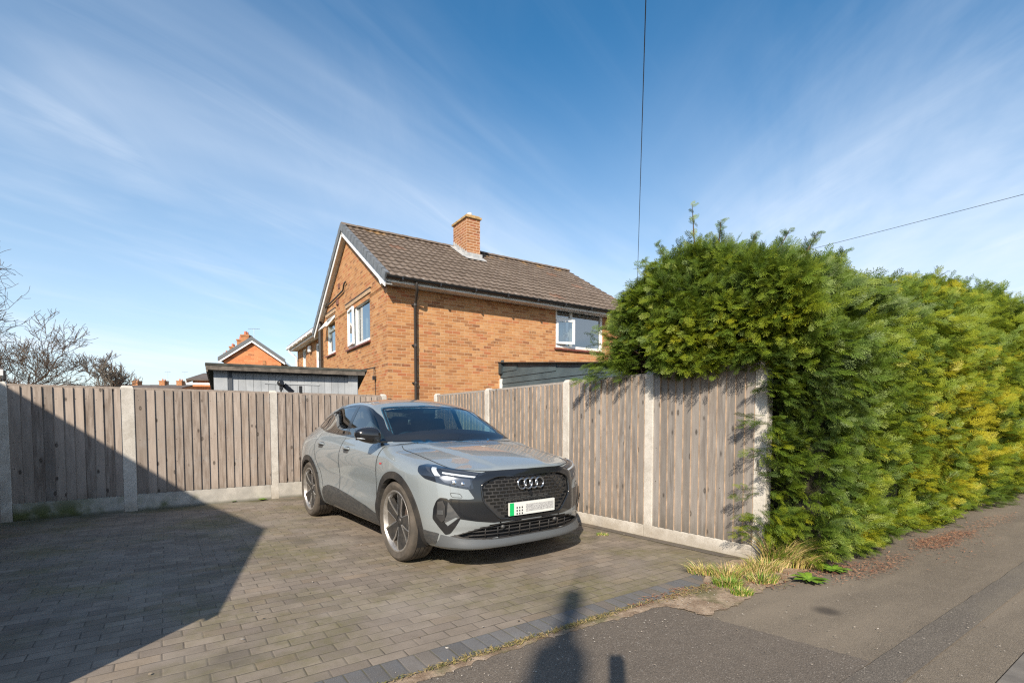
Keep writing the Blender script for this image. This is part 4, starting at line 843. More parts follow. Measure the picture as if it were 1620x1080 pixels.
# eaves corner of the building at the extreme left
p=Vector((-10.95,10.85,0)); o=empty('outbuilding',(p.x,p.y,-.1),R(49.5)); tag(o,'corner of a rendered building with white fascia at the left edge','building')
b=MB(); b.box((-3.2,1.75,1.15),(6,3.0,2.3)); b.build('wall',simple('pale_render',(.50,.44,.42),.9,noise=.1),o)
b=MB(); b.box((-3.2,.235,1.98),(5.9,.03,.62)); b.build('brick_band',MAT_FARB,o)
b=MB(); b.hexa([(-6.4,-.05,2.42),(0,-.05,2.42),(-6.4,3.6,2.95),(0,3.6,2.95),(-6.4,-.05,2.50),(0,-.05,2.50),(-6.4,3.6,3.05),(0,3.6,3.05)]); b.build('roof',MAT_FROOF,o)
b=MB(); b.box((-3.2,-.06,2.42),(6.4,.03,.13)); b.build('fascia',MAT_UPVC,o); b=MB(); b.box((.02,.05,2.36),(.05,.26,.22)); b.build('gutter_end',MAT_GUT,o,bevel=.02)
b=MB(); b.box((-3.2,.10,2.31),(6.3,.28,.02)); b.build('soffit',MAT_SOFF,o)

# ---- unseen building left behind the viewer, its gable shaped to throw the drive shadow
Ls=lambda z: 1/math.tan(SUN_EL)*z
sx,sy=math.sin(SUN_AZ),math.cos(SUN_AZ)
def gable_caster():
    rd=Vector((-.7077,.7065,0)); gd=Vector((.7065,.7077,0))
    apex_s=Vector((-2.98,6.01,0)); eave_s=Vector((-2.02,3.37,0)); H=4.6
    ap=apex_s-Vector((sx,sy,0))*Ls(H)
    # eave corner lies on the gable plane: solve horizontal run w and drop
    d=eave_s-apex_s; k=(gd.x*d.y-gd.y*d.x)/(-gd.x*sy+gd.y*sx); w=(d.x+k*sx)/gd.x; drop=k*math.tan(SUN_EL); ze=H-drop
    o=empty('garage',(ap.x,ap.y,-.1),math.atan2(gd.y,gd.x)); tag(o,'unseen steep roofed brick building shaped to throw the drive shadow','garage')  # not a real garage: added unseen building that throws the drive shadow
    # local x across the gable, y along ridge (into the plot)
    L=7.5; z=.1
    b=UVM(); P=[(-w,0,0),(w,0,0),(w,0,ze+z),(0,0,H+z-.06),(-w,0,ze+z)]
    b.quad(P,[(p[0],p[2]) for p in P]); b.quad([(w,0,0),(w,L,0),(w,L,ze+z),(w,0,ze+z)],[(0,0),(L,0),(L,ze),(0,ze)]); Q=[(w,L,0),(-w,L,0),(-w,L,ze+z),(0,L,H+z-.06),(w,L,ze+z)]; b.quad(Q,[(p[0],p[2]) for p in Q]); b.quad([(-w,L,0),(-w,0,0),(-w,0,ze+z),(-w,L,ze+z)],[(0,0),(L,0),(L,ze),(0,ze)])
    b.build('wall',MAT_BRICK,o)
    r_=MB(); n=.08
    for s in (1,-1):
        e=.06; xe=s*(w+e); zz=ze+z-e*(H-ze)/w
        r_.hexa([(0,-.03,H+z-.08),(xe,-.03,zz-.06),(0,L+.03,H+z-.08),(xe,L+.03,zz-.06),(0,-.03,H+z),(xe,-.03,zz+.02),(0,L+.03,H+z),(xe,L+.03,zz+.02)] if s>0 else [(xe,-.03,zz-.06),(0,-.03,H+z-.08),(xe,L+.03,zz-.06),(0,L+.03,H+z-.08),(xe,-.03,zz+.02),(0,-.03,H+z),(xe,L+.03,zz+.02),(0,L+.03,H+z)])
    r_.build('roof',MAT_FROOF,o)
    print('shadow building w',w,'eave',ze,'apex',ap)
gable_caster()
# ---- unseen telegraph pole behind the viewer, head shaped to its shadow, and wires
tip=Vector((.475,3.78,0)); PH=8.2; pb=tip-Vector((sx,sy,0))*Ls(PH)
o=empty('unseen_telegraph_pole',(pb.x,pb.y,0)); tag(o,'unseen brown telegraph pole behind the viewpoint, its head shaped to match the shadow','pole')
m=Mat('unseen_creosoted_pole'); t=m.obj(); m.set(col=m.mix(m.rng(m.noise(m.map(t,scale=(30,30,1)),2,4),.3,.7),(.075,.05,.035),(.15,.11,.08)),rough=.9); MAT_POLE=m.m
b=MB(); b.tube([(0,0,-.1),(0,0,6.0),(0,0,PH-.9)],[.155,.135,.125],14); b.build('pole',MAT_POLE,o,auto=50)
b=MB(); b.tube([(0,0,PH-.95),(0,0,PH-.55),(0,0,PH-.33),(0,0,PH-.30),(0,0,PH-.05),(0,0,PH)],[.14,.075,.055,.085,.085,.05],12); b.build('shadow_head',MAT_GUT,o,auto=40)  # head outline shaped to match the shadow tip
b=MB(); b.box((0,0,PH-1.05),(.30,.26,.80)); b.build('shadow_block',MAT_GUT,o,bevel=.08)  # added block that widens the pole's shadow
for z in (3.0,3.6,4.2):
    b=MB(); b.tube([(-.25,0,z),(.25,0,z)],.012,6); b.build('step',MAT_NAIL,o)
def wire(label,a,b_,sag,rad=.006):
    n=40; pts=[]
    for i in range(n+1):
        t=i/n; p=Vector(a).lerp(Vector(b_),t); p.z-=sag*4*t*(1-t); pts.append(p)
    w=MB(); w.tube(pts,rad,5); o=w.build('telephone_wire',MAT_GUT,smooth=True); tag(o,label,'wire','overhead telephone wires')
top=Vector((pb.x,pb.y,PH-.10))
wire('telephone wire dropping straight down the sky to behind the hedge',top,(5.40,22.0,6.25),.0,.0085)
w0=dpt(1330,380,22); w1=dpt(1625,303,17); dv=w1-w0
wire('telephone wire crossing the sky over the right end of the hedge',w0-dv*2.3,w1+dv*2.2,.15,.009)
# slim unseen post added behind the viewer to throw a flat topped shadow
b=MB(); MH=2.35; q=Vector((.575,2.70,0))-Vector((sx,sy,0))*Ls(MH)
o=empty('shadow_post',(q.x,q.y,0)); tag(o,'unseen square wooden post added behind the viewpoint to cast its shadow','post')
b=MB(); b.box((0,0,MH/2),(.075,.075,MH)); b.build('post',MAT_POLE,o,bevel=.004)
b=MB(); b.box((0,.044,MH-.8),(.09,.01,.14)); b.build('plate',MAT_UPVC,o)
# ================================================================== CONIFER HEDGE
def spray_template(kind,seed):
    """flat feathery spray along +x, in the xy plane, drooping a little; returns verts, faces, along-ness"""
    r=np.random.default_rng(seed); V=[];Fc=[];T=[]
    def leaf(p,d,l,w,up,t):
        e=Vector((-d.y,d.x,0)).normalized(); b=len(V); m_=p+d*l*.45+Vector((0,0,up*l*.45)); q=p+d*l+Vector((0,0,up*l))
        V.extend([p,m_+e*w,q,m_-e*w]); Fc.append((b,b+1,b+2,b+3)); T.extend([t,t+.1,t+.25,t+.1])
    n=9 if kind==0 else 8
    leaf(Vector((0,0,0)),Vector((1,0,0)),1.0,.022,-.05,.2)
    for i in range(n):
        x=.06+.90*i/n+(r.random()-.5)*.04
        L=(.40*(1-x)**.75+.10)*(.75+.5*r.random())
        for s in (1,-1):
            a=R(34+14*r.random())*s; d=Vector((math.cos(a),math.sin(a),0)); up=-.10+.34*(r.random()-.5); p=Vector((x,0,-.05*x))
            leaf(p,d,L,.019,up,.25+.5*x)
            for j in range(2 if L>.26 else 1):
                f=.35+.35*j+.1*r.random(); q=p+d*L*f+Vector((0,0,up*L*f)); a2=a+R(30)*(1 if j%2 else -1)*(1 if r.random()<.7 else -1); d2=Vector((math.cos(a2),math.sin(a2),0)); leaf(q,d2,L*(.50-.15*j)*(.8+.4*r.random()),.017,up+.2*(r.random()-.5),.4+.5*x)
    V=np.array([tuple(v) for v in V]); V[:,2]-=.16*V[:,0]**2
    return V,np.array(Fc),np.clip(np.array(T),0,1)
TEMPL=[spray_template(k%2,20+k) for k in range(7)]
def build_sprays(name,parent,pos,axis,nor,size,tone,mat,tseed=5):
    r=np.random.default_rng(tseed); n=len(pos); which=r.integers(0,len(TEMPL),n); VV=[];FF=[];A1=[];A2=[];off=0
    ax=axis/np.linalg.norm(axis,axis=1,keepdims=True); sd=np.cross(nor,ax); sd/=np.maximum(np.linalg.norm(sd,axis=1,keepdims=True),1e-6); up=np.cross(ax,sd)
    for k,(V,Fc,T) in enumerate(TEMPL):
        idx=np.where(which==k)[0]
        if not len(idx): continue
        s=size[idx][:,None,None]
        W=pos[idx][:,None,:]+s*(V[None,:,0:1]*ax[idx][:,None,:]+V[None,:,1:2]*sd[idx][:,None,:]*.95+V[None,:,2:3]*up[idx][:,None,:])
        m_=len(V); VV.append(W.reshape(-1,3)); FF.append((Fc[None]+ (np.arange(len(idx))*m_)[:,None,None]).reshape(-1,4)+off); off+=len(idx)*m_
        A1.append(np.repeat(tone[idx],m_)); A2.append(np.tile(T,len(idx)))
    return mk(name,np.concatenate(VV),np.concatenate(FF),mat,parent,attr={'tone':np.concatenate(A1),'tip':np.concatenate(A2)})
m=Mat('conifer_foliage'); tn=m.attr('tone'); tp=m.attr('tip'); o=m.obj()
c=m.ramp(tn,[(0,(.018,.040,.010)),(.28,(.044,.086,.013)),(.50,(.088,.150,.011)),(.70,(.158,.208,.009)),(.86,(.225,.255,.008)),(1,(.34,.30,.010))])
c=m.mix(m.rng(tp,.45,1.0,0,.42),c,m.mix(.5,c,(.26,.29,.06)))
df=m.n('ShaderNodeBsdfDiffuse'); m.l(c,df.inputs[0]); tr=m.n('ShaderNodeBsdfTranslucent'); m.l(m.mix(.5,c,(.20,.24,.02)),tr.inputs[0]); gl=m.n('ShaderNodeBsdfGlossy'); gl.inputs['Roughness'].default_value=.55; gl.inputs[0].default_value=(.6,.65,.5,1)
mx=m.n('ShaderNodeMixShader'); mx.inputs[0].default_value=.28; m.l(df.outputs[0],mx.inputs[1]); m.l(tr.outputs[0],mx.inputs[2]); mx2=m.n('ShaderNodeMixShader'); mx2.inputs[0].default_value=.05; m.l(mx.outputs[0],mx2.inputs[1]); m.l(gl.outputs[0],mx2.inputs[2]); m.l(mx2.outputs[0],m.out.inputs['Surface']); MAT_CON=m.m
m=Mat('hedge_shade_core'); o=m.obj(); m.set(col=m.mix(m.rng(m.noise(o,9,5),.35,.65),(.008,.010,.005),(.030,.026,.014)),rough=1.0); MAT_CORE=m.m  # near-black colour stands in for the shade inside the hedge
MAT_TWIG=simple('conifer_twig',(.085,.055,.035),.9,noise=.3)
H0=Vector((2.60,4.50,0)); HU=Vector((.820,.572,0)); HW=Vector((-.572,.820,0)); NR=Vector((.7826,.6226,0))   # street hedge frame; NR points from the fence into the garden
def vnoise(seed):
    r=np.random.default_rng(seed); G=r.random((48,48))
    def f(x,y):
        x=np.asarray(x)%48; y=np.asarray(y)%48; i=np.floor(x).astype(int); j=np.floor(y).astype(int); a=x-i; b=y-j; a=a*a*(3-2*a); b=b*b*(3-2*b); i2=(i+1)%48;j2=(j+1)%48; i%=48;j%=48
        return G[i,j]*(1-a)*(1-b)+G[i2,j]*a*(1-b)+G[i,j2]*(1-a)*b+G[i2,j2]*a*b
    return f
NZ=vnoise(4); NZ2=vnoise(9); NZ3=vnoise(15)
def to3(v): return np.array((v.x,v.y,v.z))
h0,hu,hw,nr,dr_=map(to3,(H0,HU,HW,NR,DR_)); pr=to3(PR)
def build_hedge():
    hd=empty('conifer_hedge',(0,0,0)); tag(hd,'large green and golden conifer hedge spilling over the silvery fence','hedge')
    P=[];A=[];N=[];S_=[];T=[]
    r=np.random.default_rng(21)
    def add(p,a,n,s,t): P.append(p);A.append(a);N.append(n);S_.append(s);T.append(t)
    Z=np.array((0,0,1.))
    def clump(p,ax,n,ln,rad,size,tone,flat,sp=.75,tj=.08):
        ax=np.asarray(ax,float); ax=ax/np.linalg.norm(ax)
        size*=.80
        for _ in range(int(n*1.40)):
            f=r.random(); off=r.normal(0,1,3); off-=ax*off.dot(ax); off/=max(np.linalg.norm(off),1e-6); k=r.random()**.6
            d=ax+off*sp*k+r.normal(0,.16,3)
            add(p+ax*ln*(f-.75)+off*rad*k*(1.05-.6*f),d,flat+r.normal(0,.38,3),size*(.75+.55*r.random()),float(np.clip(tone+tj*r.normal()+.10*(f-.5),0,1)))
    # --- street face: u along, z up; bulging, rounded shoulder
    top_h=lambda u: np.interp(u,[-.3,.6,2.9,5.2,7.5,11],[2.32,2.44,2.98,3.50,3.58,3.6])+.16*(NZ2(u*1.2,3.)-.5)
    def street(u,z):   # outward offset (towards the street) of the clipped face
        b=.30*np.sin(np.clip(z/3.0,0,1)*math.pi*.9)+.26*(NZ(u*.9,z*.9)-.5)+.10*np.exp(-((z-.15)/.25)**2)
        sh=np.clip((z-(top_h(u)-.62))/.72,0,1); return b-.70*sh**2
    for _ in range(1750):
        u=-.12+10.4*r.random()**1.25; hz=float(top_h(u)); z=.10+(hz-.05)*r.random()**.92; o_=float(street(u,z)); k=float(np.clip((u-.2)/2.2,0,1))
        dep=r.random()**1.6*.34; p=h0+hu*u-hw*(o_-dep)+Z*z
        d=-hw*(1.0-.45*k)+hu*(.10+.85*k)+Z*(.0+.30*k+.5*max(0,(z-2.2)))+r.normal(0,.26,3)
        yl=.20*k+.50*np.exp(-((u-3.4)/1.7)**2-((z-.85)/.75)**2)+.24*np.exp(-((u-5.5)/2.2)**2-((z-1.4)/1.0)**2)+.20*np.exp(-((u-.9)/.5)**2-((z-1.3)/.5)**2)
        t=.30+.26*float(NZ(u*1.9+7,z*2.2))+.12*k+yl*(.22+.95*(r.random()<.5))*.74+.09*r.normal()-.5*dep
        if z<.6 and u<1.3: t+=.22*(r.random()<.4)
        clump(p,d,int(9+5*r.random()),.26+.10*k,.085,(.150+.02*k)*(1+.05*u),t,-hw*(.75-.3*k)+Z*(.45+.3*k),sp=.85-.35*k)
    # low skirt at the foot
    for _ in range(70):
        u=.1+8*r.random(); p=h0+hu*u-hw*(.05+.22*r.random())+Z*(.05+.16*r.random()); clump(p,-hw*.7+hu*(.4+.4*r.random())+Z*(-.05+.2*r.random()),8,.25,.08,.15,.36+.1*r.normal()+.3*math.exp(-((u-2.8)/1.6)**2),Z,sp=.6)
    # --- top of the street hedge, combed by the wind, in separate plumes
    for _ in range(520):
        u=-.2+10.4*r.random()**1.2; w=-.05+2.3*r.random(); hz=float(top_h(u))+.10*math.sin(min(1,max(0,w/2.3))*math.pi); p=h0+hu*u+hw*(w+.35)+Z*(hz-.12+.16*r.random()**2)
        clump(p,hu*.95-hw*.3+Z*(.18+.30*r.random())+r.normal(0,.15,3),10,.34,.08,.165,.42+.10*r.normal()+.12*float(NZ(u,w)),-hw*.4+Z*.7,sp=.5)
    for u,L,w_,e in ((.25,.75,.25,.52),(.6,.45,.5,.4),(.95,.40,.2,.5),(1.35,.45,.3,.4),(1.8,.4,.3,.45),(2.15,.62,.3,.42),(2.7,.45,.5,.45),(3.1,.6,.3,.42),(3.7,.5,.35,.5),(4.4,.6,.4,.42),(5.1,.7,.3,.45),(5.8,.5,.3,.5),(6.5,.65,.3,.45),(7.3,.6,.3,.45),(8.2,.65,.3,.45)):
        p=h0+hu*u+hw*(w_+.3)+Z*(float(top_h(u))-.05); d=hu*.9+Z*e+r.normal(0,.05,3)
        for q in range(9): clump(p+d*L*(q+1)/9,d*.9+np.array((0,0,.30))*(-1)**q+hw*.3*(-1)**q,3,.10,.03*(1-q/12),.17*(1-.055*q),.40+.05*r.normal(),-hw+Z*.4,sp=.35)
    # --- the garden side along the back of the fence: s along the fence, rising to a crest, overhanging the rail
    crest=lambda s: np.interp(s,[-.6,.0,.5,.95,1.25,1.5,1.7,1.9,2.2],[2.42,2.74,3.03,3.20,3.12,2.92,2.6,2.3,2.0])+.14*(NZ2(s*2.0,7.)-.5)
    def face(s,z):  # offset q from the fence line into the garden of the visible face
        q=-.02-.28*np.exp(-((z-2.25)/.40)**2)*np.interp(s,[-.5,.4,1.0,1.2,1.5,1.9,3.2],[.6,1.,.85,-.4,.2,.6,.4])+.22*(NZ(s*1.6+3,z*1.6)-.5)
        return q+.85*np.clip((z-2.65)/1.0,0,1.3)**1.6
    smax=lambda z: float(np.interp(z,[1.8,2.0,2.25,2.6,3.0,3.3],[1.62,1.62,1.58,1.54,1.42,1.25]))
    for _ in range(1250):
        z=1.84+1.4*r.random(); s=-.55+(smax(z)+.55)*r.random(); c=float(crest(s))
        if z>c: continue
        if z<2.15 and 1.0<s<1.42: continue      # bare twiggy pocket above the rail
        dep=r.random()**1.6*.36; p=pr+dr_*s+nr*(float(face(s,z))+dep)+Z*z
        d=-nr*.85+dr_*(.45*(s-.9))+Z*(.02+.40*max(0,z-2.7))+np.array((0,-.25,0))+r.normal(0,.28,3)
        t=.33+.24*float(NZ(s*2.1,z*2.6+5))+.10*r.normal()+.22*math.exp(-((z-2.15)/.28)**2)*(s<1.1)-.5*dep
        clump(p,d,int(9+5*r.random()),.26,.09,.150,t,-nr*.7+Z*.5,sp=.85)
    for _ in range(150):      # end towards the house
        z=1.85+1.2*r.random(); q=.0+1.9*r.random(); s=smax(z)-.12+.12*r.random()
        if z>float(crest(s))+.1: continue
        clump(pr+dr_*s+nr*q+Z*z,dr_*.9-nr*.25+Z*.1+r.normal(0,.25,3),10,.26,.09,.16,.36+.1*r.normal(),Z*.6-nr*.5)
    for _ in range(330):      # crest
        s=-.6+2.12*r.random(); q=.30+2.0*r.random(); c=float(crest(s))+.12*math.sin(min(1,q/2.2)*math.pi); p=pr+dr_*s+nr*q+Z*(c-.14+.18*r.random()**2)
        clump(p,-nr*.2+dr_*(.5*(s-1.0))+Z*.55+np.array((.30,0,0))+r.normal(0,.2,3),10,.30,.08,.165,.40+.1*r.normal(),-nr+Z*.3,sp=.5)
    # tongues lying over the rail at the far end
    for (s0,z0,ln,ds) in ((1.62,1.97,.42,.55),(1.78,2.0,.40,.6),(1.50,1.95,.36,.3),(1.70,2.12,.34,.6),(1.42,1.96,.28,.2),(.80,1.98,.42,.1),(.62,2.0,.40,.05),(.45,1.94,.44,.0),(.28,1.98,.42,-.1),(.10,2.0,.40,-.15),(-.05,2.02,.38,-.2),(.95,2.04,.34,.1)):
        for q in range(6):
            f=q/6; clump(pr+dr_*(s0+ds*ln*f+.06*r.normal())+nr*(-.05-.55*ln*f)+Z*(z0-.20*f*f+.05*r.normal()),dr_*ds*.8-nr*.6+Z*(.05-.15*f),5,.16,.06,.15,.46+.08*r.normal(),Z*.7-nr*.4,sp=.6)
    stems=[]
    # leaders on the crest, one pale and tall
    for (s0,h_,tx,lx) in ((.98,.62,.70,-.02),(.72,.46,.36,.12),(.45,.36,.38,.45),(.2,.40,.36,.6),(-.05,.42,.4,.6),(1.28,.40,.40,-.35),(1.42,.36,.40,-.55),(-.35,.35,.4,.5)):
        c=float(crest(s0)); b=pr+dr_*s0+nr*(.50)+Z*(c-.10); d=Z+np.array((lx,0,0))-nr*.1; stems.append((b-d*.15,b+d*h_*.55,b+d*h_*1.04))
        for q in range(9): 
            f=(q+1)/9; clump(b+d*h_*f,d*.45+np.array(((-1)**q*.75,-.25,.1)),2 if tx>.6 else 4,.08,.02 if tx>.6 else .05*(1-f*.6),(.17 if tx>.6 else .16)*(1-.5*f),tx,-nr,sp=.3)
    # sprigs poking past the end post
    for (s0,z0,k_) in ((-.02,1.30,3),(.05,.62,2),(-.08,.95,2),(.02,.36,3),(-.10,1.62,2),(.06,.22,2)):
        for q in range(k_): clump(pr+dr_*(s0-.04+.10*r.random())-nr*(.04+.12*r.random())+Z*(z0+.05*r.normal()),dr_*.6-nr*.5+Z*.05,5,.18,.03,.13,(.62 if z0<.7 else .48)+.08*r.normal(),Z,sp=.4)
    for _ in range(105):  # skirt beside the post
        z=.12+1.75*r.random(); p=h0+hu*(-.38+.42*r.random())+hw*(.12*r.random()-.02)+Z*z; clump(p,-hw*.75-hu*.25+Z*.05+r.normal(0,.2,3),8,.20,.06,.13,.42+.14*r.normal()+(.15 if z<.7 else 0),Z-hw*.5)
    P_,A_,N_,S2,T_=map(np.array,(P,A,N,S_,T))
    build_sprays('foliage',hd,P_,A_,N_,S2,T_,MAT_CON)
    # solid core added to block light between the sprays
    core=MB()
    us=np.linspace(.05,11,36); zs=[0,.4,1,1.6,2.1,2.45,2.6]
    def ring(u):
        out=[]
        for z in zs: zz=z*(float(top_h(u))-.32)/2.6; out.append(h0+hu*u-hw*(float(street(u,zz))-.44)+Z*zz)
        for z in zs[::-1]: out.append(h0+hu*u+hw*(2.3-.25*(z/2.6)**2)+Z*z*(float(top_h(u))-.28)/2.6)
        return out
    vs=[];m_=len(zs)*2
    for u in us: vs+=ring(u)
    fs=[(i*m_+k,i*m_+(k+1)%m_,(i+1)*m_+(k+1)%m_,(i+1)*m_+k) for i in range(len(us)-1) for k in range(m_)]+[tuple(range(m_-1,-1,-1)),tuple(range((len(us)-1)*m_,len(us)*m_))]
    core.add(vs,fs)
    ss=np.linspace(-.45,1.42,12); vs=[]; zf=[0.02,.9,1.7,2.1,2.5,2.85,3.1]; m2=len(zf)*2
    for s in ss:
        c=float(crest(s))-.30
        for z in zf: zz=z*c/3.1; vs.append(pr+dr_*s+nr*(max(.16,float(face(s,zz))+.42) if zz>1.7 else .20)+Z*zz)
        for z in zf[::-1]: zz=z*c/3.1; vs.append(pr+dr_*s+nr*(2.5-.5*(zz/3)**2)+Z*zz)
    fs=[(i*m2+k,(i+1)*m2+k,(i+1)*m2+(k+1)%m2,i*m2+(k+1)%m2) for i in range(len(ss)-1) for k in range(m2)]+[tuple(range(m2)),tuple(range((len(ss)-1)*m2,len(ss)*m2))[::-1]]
    core.add(vs,fs); core.build('shade_core',MAT_CORE,hd)
    tw=MB()
    for a_,b_,c_ in stems: tw.tube([a_,b_,c_],[.010,.007,.003],5,cap=False)
    for _ in range(150):
        s=.9+.75*r.random(); z=1.86+.34*r.random(); p=pr+dr_*s+nr*(.02+.25*r.random())+Z*z; d=r.normal(0,1,3); d[2]*=.4; d=d/np.linalg.norm(d)*(.15+.25*r.random()); tw.tube([p-d*.5,p+r.normal(0,.02,3),p+d*.5],[.006,.005,.002],4,cap=False)
    for u in np.arange(.4,9.5,1.0): p=h0+hu*u+hw*1.1; tw.tube([p,p+Z*1.2,p+Z*2.3],[.07,.06,.03],8)
    tw.build('trunk',MAT_TWIG,hd,smooth=True)
build_hedge()
# ================================================================== BARE TREES
m=Mat('bare_bark'); o=m.obj(); m.set(col=m.mix(m.rng(m.noise(o,6,4),.35,.65),(.070,.051,.040),(.135,.102,.076)),rough=.95); MAT_BARK=m.m
m=Mat('pale_bark'); m.set(col=(.135,.115,.095),rough=.95); MAT_PBARK=m.m
def bare_tree(label,base,h,spread,mat,seed,levels=5,trunk=.10,lean=(0,0),kids=4,r0=None,first=.35,twig=.006,up=.35,group='bare winter trees'):
    r=np.random.default_rng(seed); o=empty('bare_tree',base); tag(o,label,'tree',group); tr=MB(); cr=MB()
    def grow(p,d,L,rad,lv):
        n=5 if lv<2 else 4; pts=[p]; q=Vector(p); dd=Vector(d)
        for i in range(n-1):
            dd=(dd+Vector(r.normal(0,.13+.03*lv,3))+Vector((0,0,up*.12))).normalized(); q=q+dd*L/(n-1); pts.append(q.copy())
        rr=[max(twig,rad*(1-.55*i/(n-1))) for i in range(n)]
        (tr if lv==0 else cr).tube(pts,rr,7 if lv==0 else (5 if lv<3 else 3),cap=False)
        if lv>=levels: return
        k=kids+(1 if r.random()<.5 else 0)
        for j in range(k):
            f=first+(1-first)*(j+.6*r.random())/k if lv==0 else .25+.75*(j+.5*r.random())/k; f=min(f,.999)
            i=int(f*(n-1)); t=f*(n-1)-i; pp=pts[i].lerp(pts[min(i+1,n-1)],t); az=r.random()*6.283; sd_=Vector((math.cos(az),math.sin(az),0)); nd=(dd*(.55+.3*r.random())+sd_*spread*(.6+.5*r.random())+Vector((0,0,up*.6))).normalized()
            grow(pp,nd,L*(.52+.22*r.random()),rr[i]*.62,lv+1)
    grow(Vector((0,0,-.1)),Vector((lean[0],lean[1],1)).normalized(),h*.55,trunk,0)
    tr.build('trunk',mat,o,smooth=True); cr.build('crown',mat,o,smooth=True); return o
bare_tree('brown leafless tree standing behind the left end of the fence',(-17.3,18.0,0),5.0,.75,MAT_BARK,5,levels=5,trunk=.10,kids=4,lean=(-.05,0),first=.25,twig=.0065)
bare_tree('tall leafless tree at the left edge reaching thin branches into the sky',(-14.75,11.6,0),6.3,.9,MAT_BARK,12,levels=5,trunk=.13,kids=4,lean=(.05,0),first=.45,twig=.005)
bare_tree('small pale rounded leafless tree far beyond the fence',(-33.6,42,0),6.6,.70,MAT_PBARK,31,levels=5,trunk=.12,kids=4,first=.10,twig=.018,up=.55)
for i,(x,y,h,s,l) in enumerate(((-18.6,21.5,2.9,41,'twiggy leafless shrub between the brown tree and the fence'),(-19.9,22.5,2.5,43,'low leafless shrub beside the brown tree'),(-20.5,24,3.1,47,'leafless shrub seen through the brown tree branches'),(-25.2,29,3.0,53,'dense twiggy shrub left of the pale rounded tree'))):
    bare_tree(l,(x,y,0),h,1.1,MAT_BARK,s,levels=4,trunk=.05,kids=6,first=.08,twig=.008,up=.2,group='leafless shrubs behind the fence')
# ================================================================== CAR (x forward from the front axle, y to the car's left, z up)
CAR_X,CAR_Y,CAR_YAW=-0.347,5.151,-0.918
def pchip(xs,ys):
    xs=np.array(xs,float); ys=np.array(ys,float); h=np.diff(xs); d=np.diff(ys)/h
    m=np.zeros_like(ys)
    for i in range(1,len(xs)-1):
        if d[i-1]*d[i]>0:
            w1=2*h[i]+h[i-1]; w2=h[i]+2*h[i-1]; m[i]=(w1+w2)/(w1/d[i-1]+w2/d[i])
    m[0]=d[0]; m[-1]=d[-1]
    def f(x):
        x=np.clip(x,xs[0],xs[-1]); i=np.clip(np.searchsorted(xs,x)-1,0,len(h)-1); t=(x-xs[i])/h[i]
        return ys[i]*(1+2*t)*(1-t)**2+m[i]*h[i]*t*(1-t)**2+ys[i+1]*t*t*(3-2*t)+m[i+1]*h[i]*t*t*(t-1)
    return f
def sst(a,b,x):
    t=np.clip((x-a)/(b-a),0,1); return t*t*(3-2*t)
ZK=[.12,.20,.28,.36,.45,.55,.65,.75,.84,.90,.95,1.00,1.05,1.09,1.2,1.3,1.4,1.5,1.6,1.7]
GH=[.812,.771,.727,.680,.626,.565,.50]
yDoor=pchip(ZK,[.70,.80,.868,.897,.912,.896,.892,.902,.910,.905,.892,.872,.842]+GH)
yFrA =pchip(ZK,[.74,.82,.875,.905,.921,.930,.934,.935,.930,.921,.905,.875,.838]+GH)
yReA =pchip(ZK,[.74,.82,.875,.905,.921,.930,.934,.935,.932,.925,.914,.897,.866,.832]+GH[1:])
planD=pchip([-3.75,-3.62,-3.45,-3.25,-3.05,-2.76,-2.2,0.0,.2,.35,.5,.62,.75,.9],[.26,.17,.10,.05,.02,0,0,0,.004,.016,.045,.085,.15,.26])
T0=pchip([-3.80,-3.70,-3.58,-3.50,-3.30,-3.05,-2.75,-2.45,-2.10,-1.80,-1.50,-1.27,-1.10,-.80,-.50,-.33,-.20,0,.25,.45,.60,.72,.80,.90],
         [1.00,1.085,1.150,1.175,1.270,1.380,1.470,1.528,1.566,1.573,1.560,1.526,1.472,1.325,1.160,1.070,1.058,1.040,1.006,.970,.936,.902,.870,.80])
kDel=pchip([-3.7,-2.2,-1.5,-1.1,-.4,-.2,.1,.9],[0,0,.05,.16,.22,.10,.02,0])
kCrn=pchip([-3.7,-3.0,-2.2,-1.5,-1.1,-.4,-.15,.3,.9],[.10,.12,.17,.16,.10,.02,.06,.085,.06])
def smax(a,b,k):
    h=np.maximum(k-np.abs(a-b),0)/k; return np.maximum(a,b)+h*h*k*.25
def Yside(x,z):
    wf=np.where(x>0,1,np.exp(-(x/.50)**2)); wr=np.where(x<-2.76,1,np.exp(-((x+2.76)/.55)**2))
    y=yDoor(z); y=y+(yFrA(z)-yDoor(z))*wf; y=y+(yReA(z)-yDoor(z))*wr
    y=y-planD(x)
    y=y-.11*sst(-1.9,-3.5,x)*sst(1.02,1.30,z)
    return y
def Ftop(x,ay):
    zt=T0(x+kDel(x)*ay*ay)-kCrn(x)*ay*ay
    # raised bonnet centre with a soft crease
    onb=sst(-.36,-.20,x)*sst(.85,.55,x)
    yl=.47-.17*np.clip((x+.3)/1.0,0,1)+.0
    zt=zt-onb*.016*sst(yl-.045,yl+.055,ay)
    return zt
fz=pchip([.10,.18,.24,.30,.36,.42,.50,.60,.75,.86,.95],[-.10,-.02,.008,-.005,-.012,.000,.004,.0,-.022,-.050,-.10])
def Ffront(ay,z):
    return .862-.265*(ay/.84)**3.3+fz(z)
def Frear(ay,z):
    return -3.735+.20*(ay/.8)**3.2+np.interp(z,[.2,.45,.75,.95,1.08,1.18],[.10,.0,-.01,.02,.0,.03])
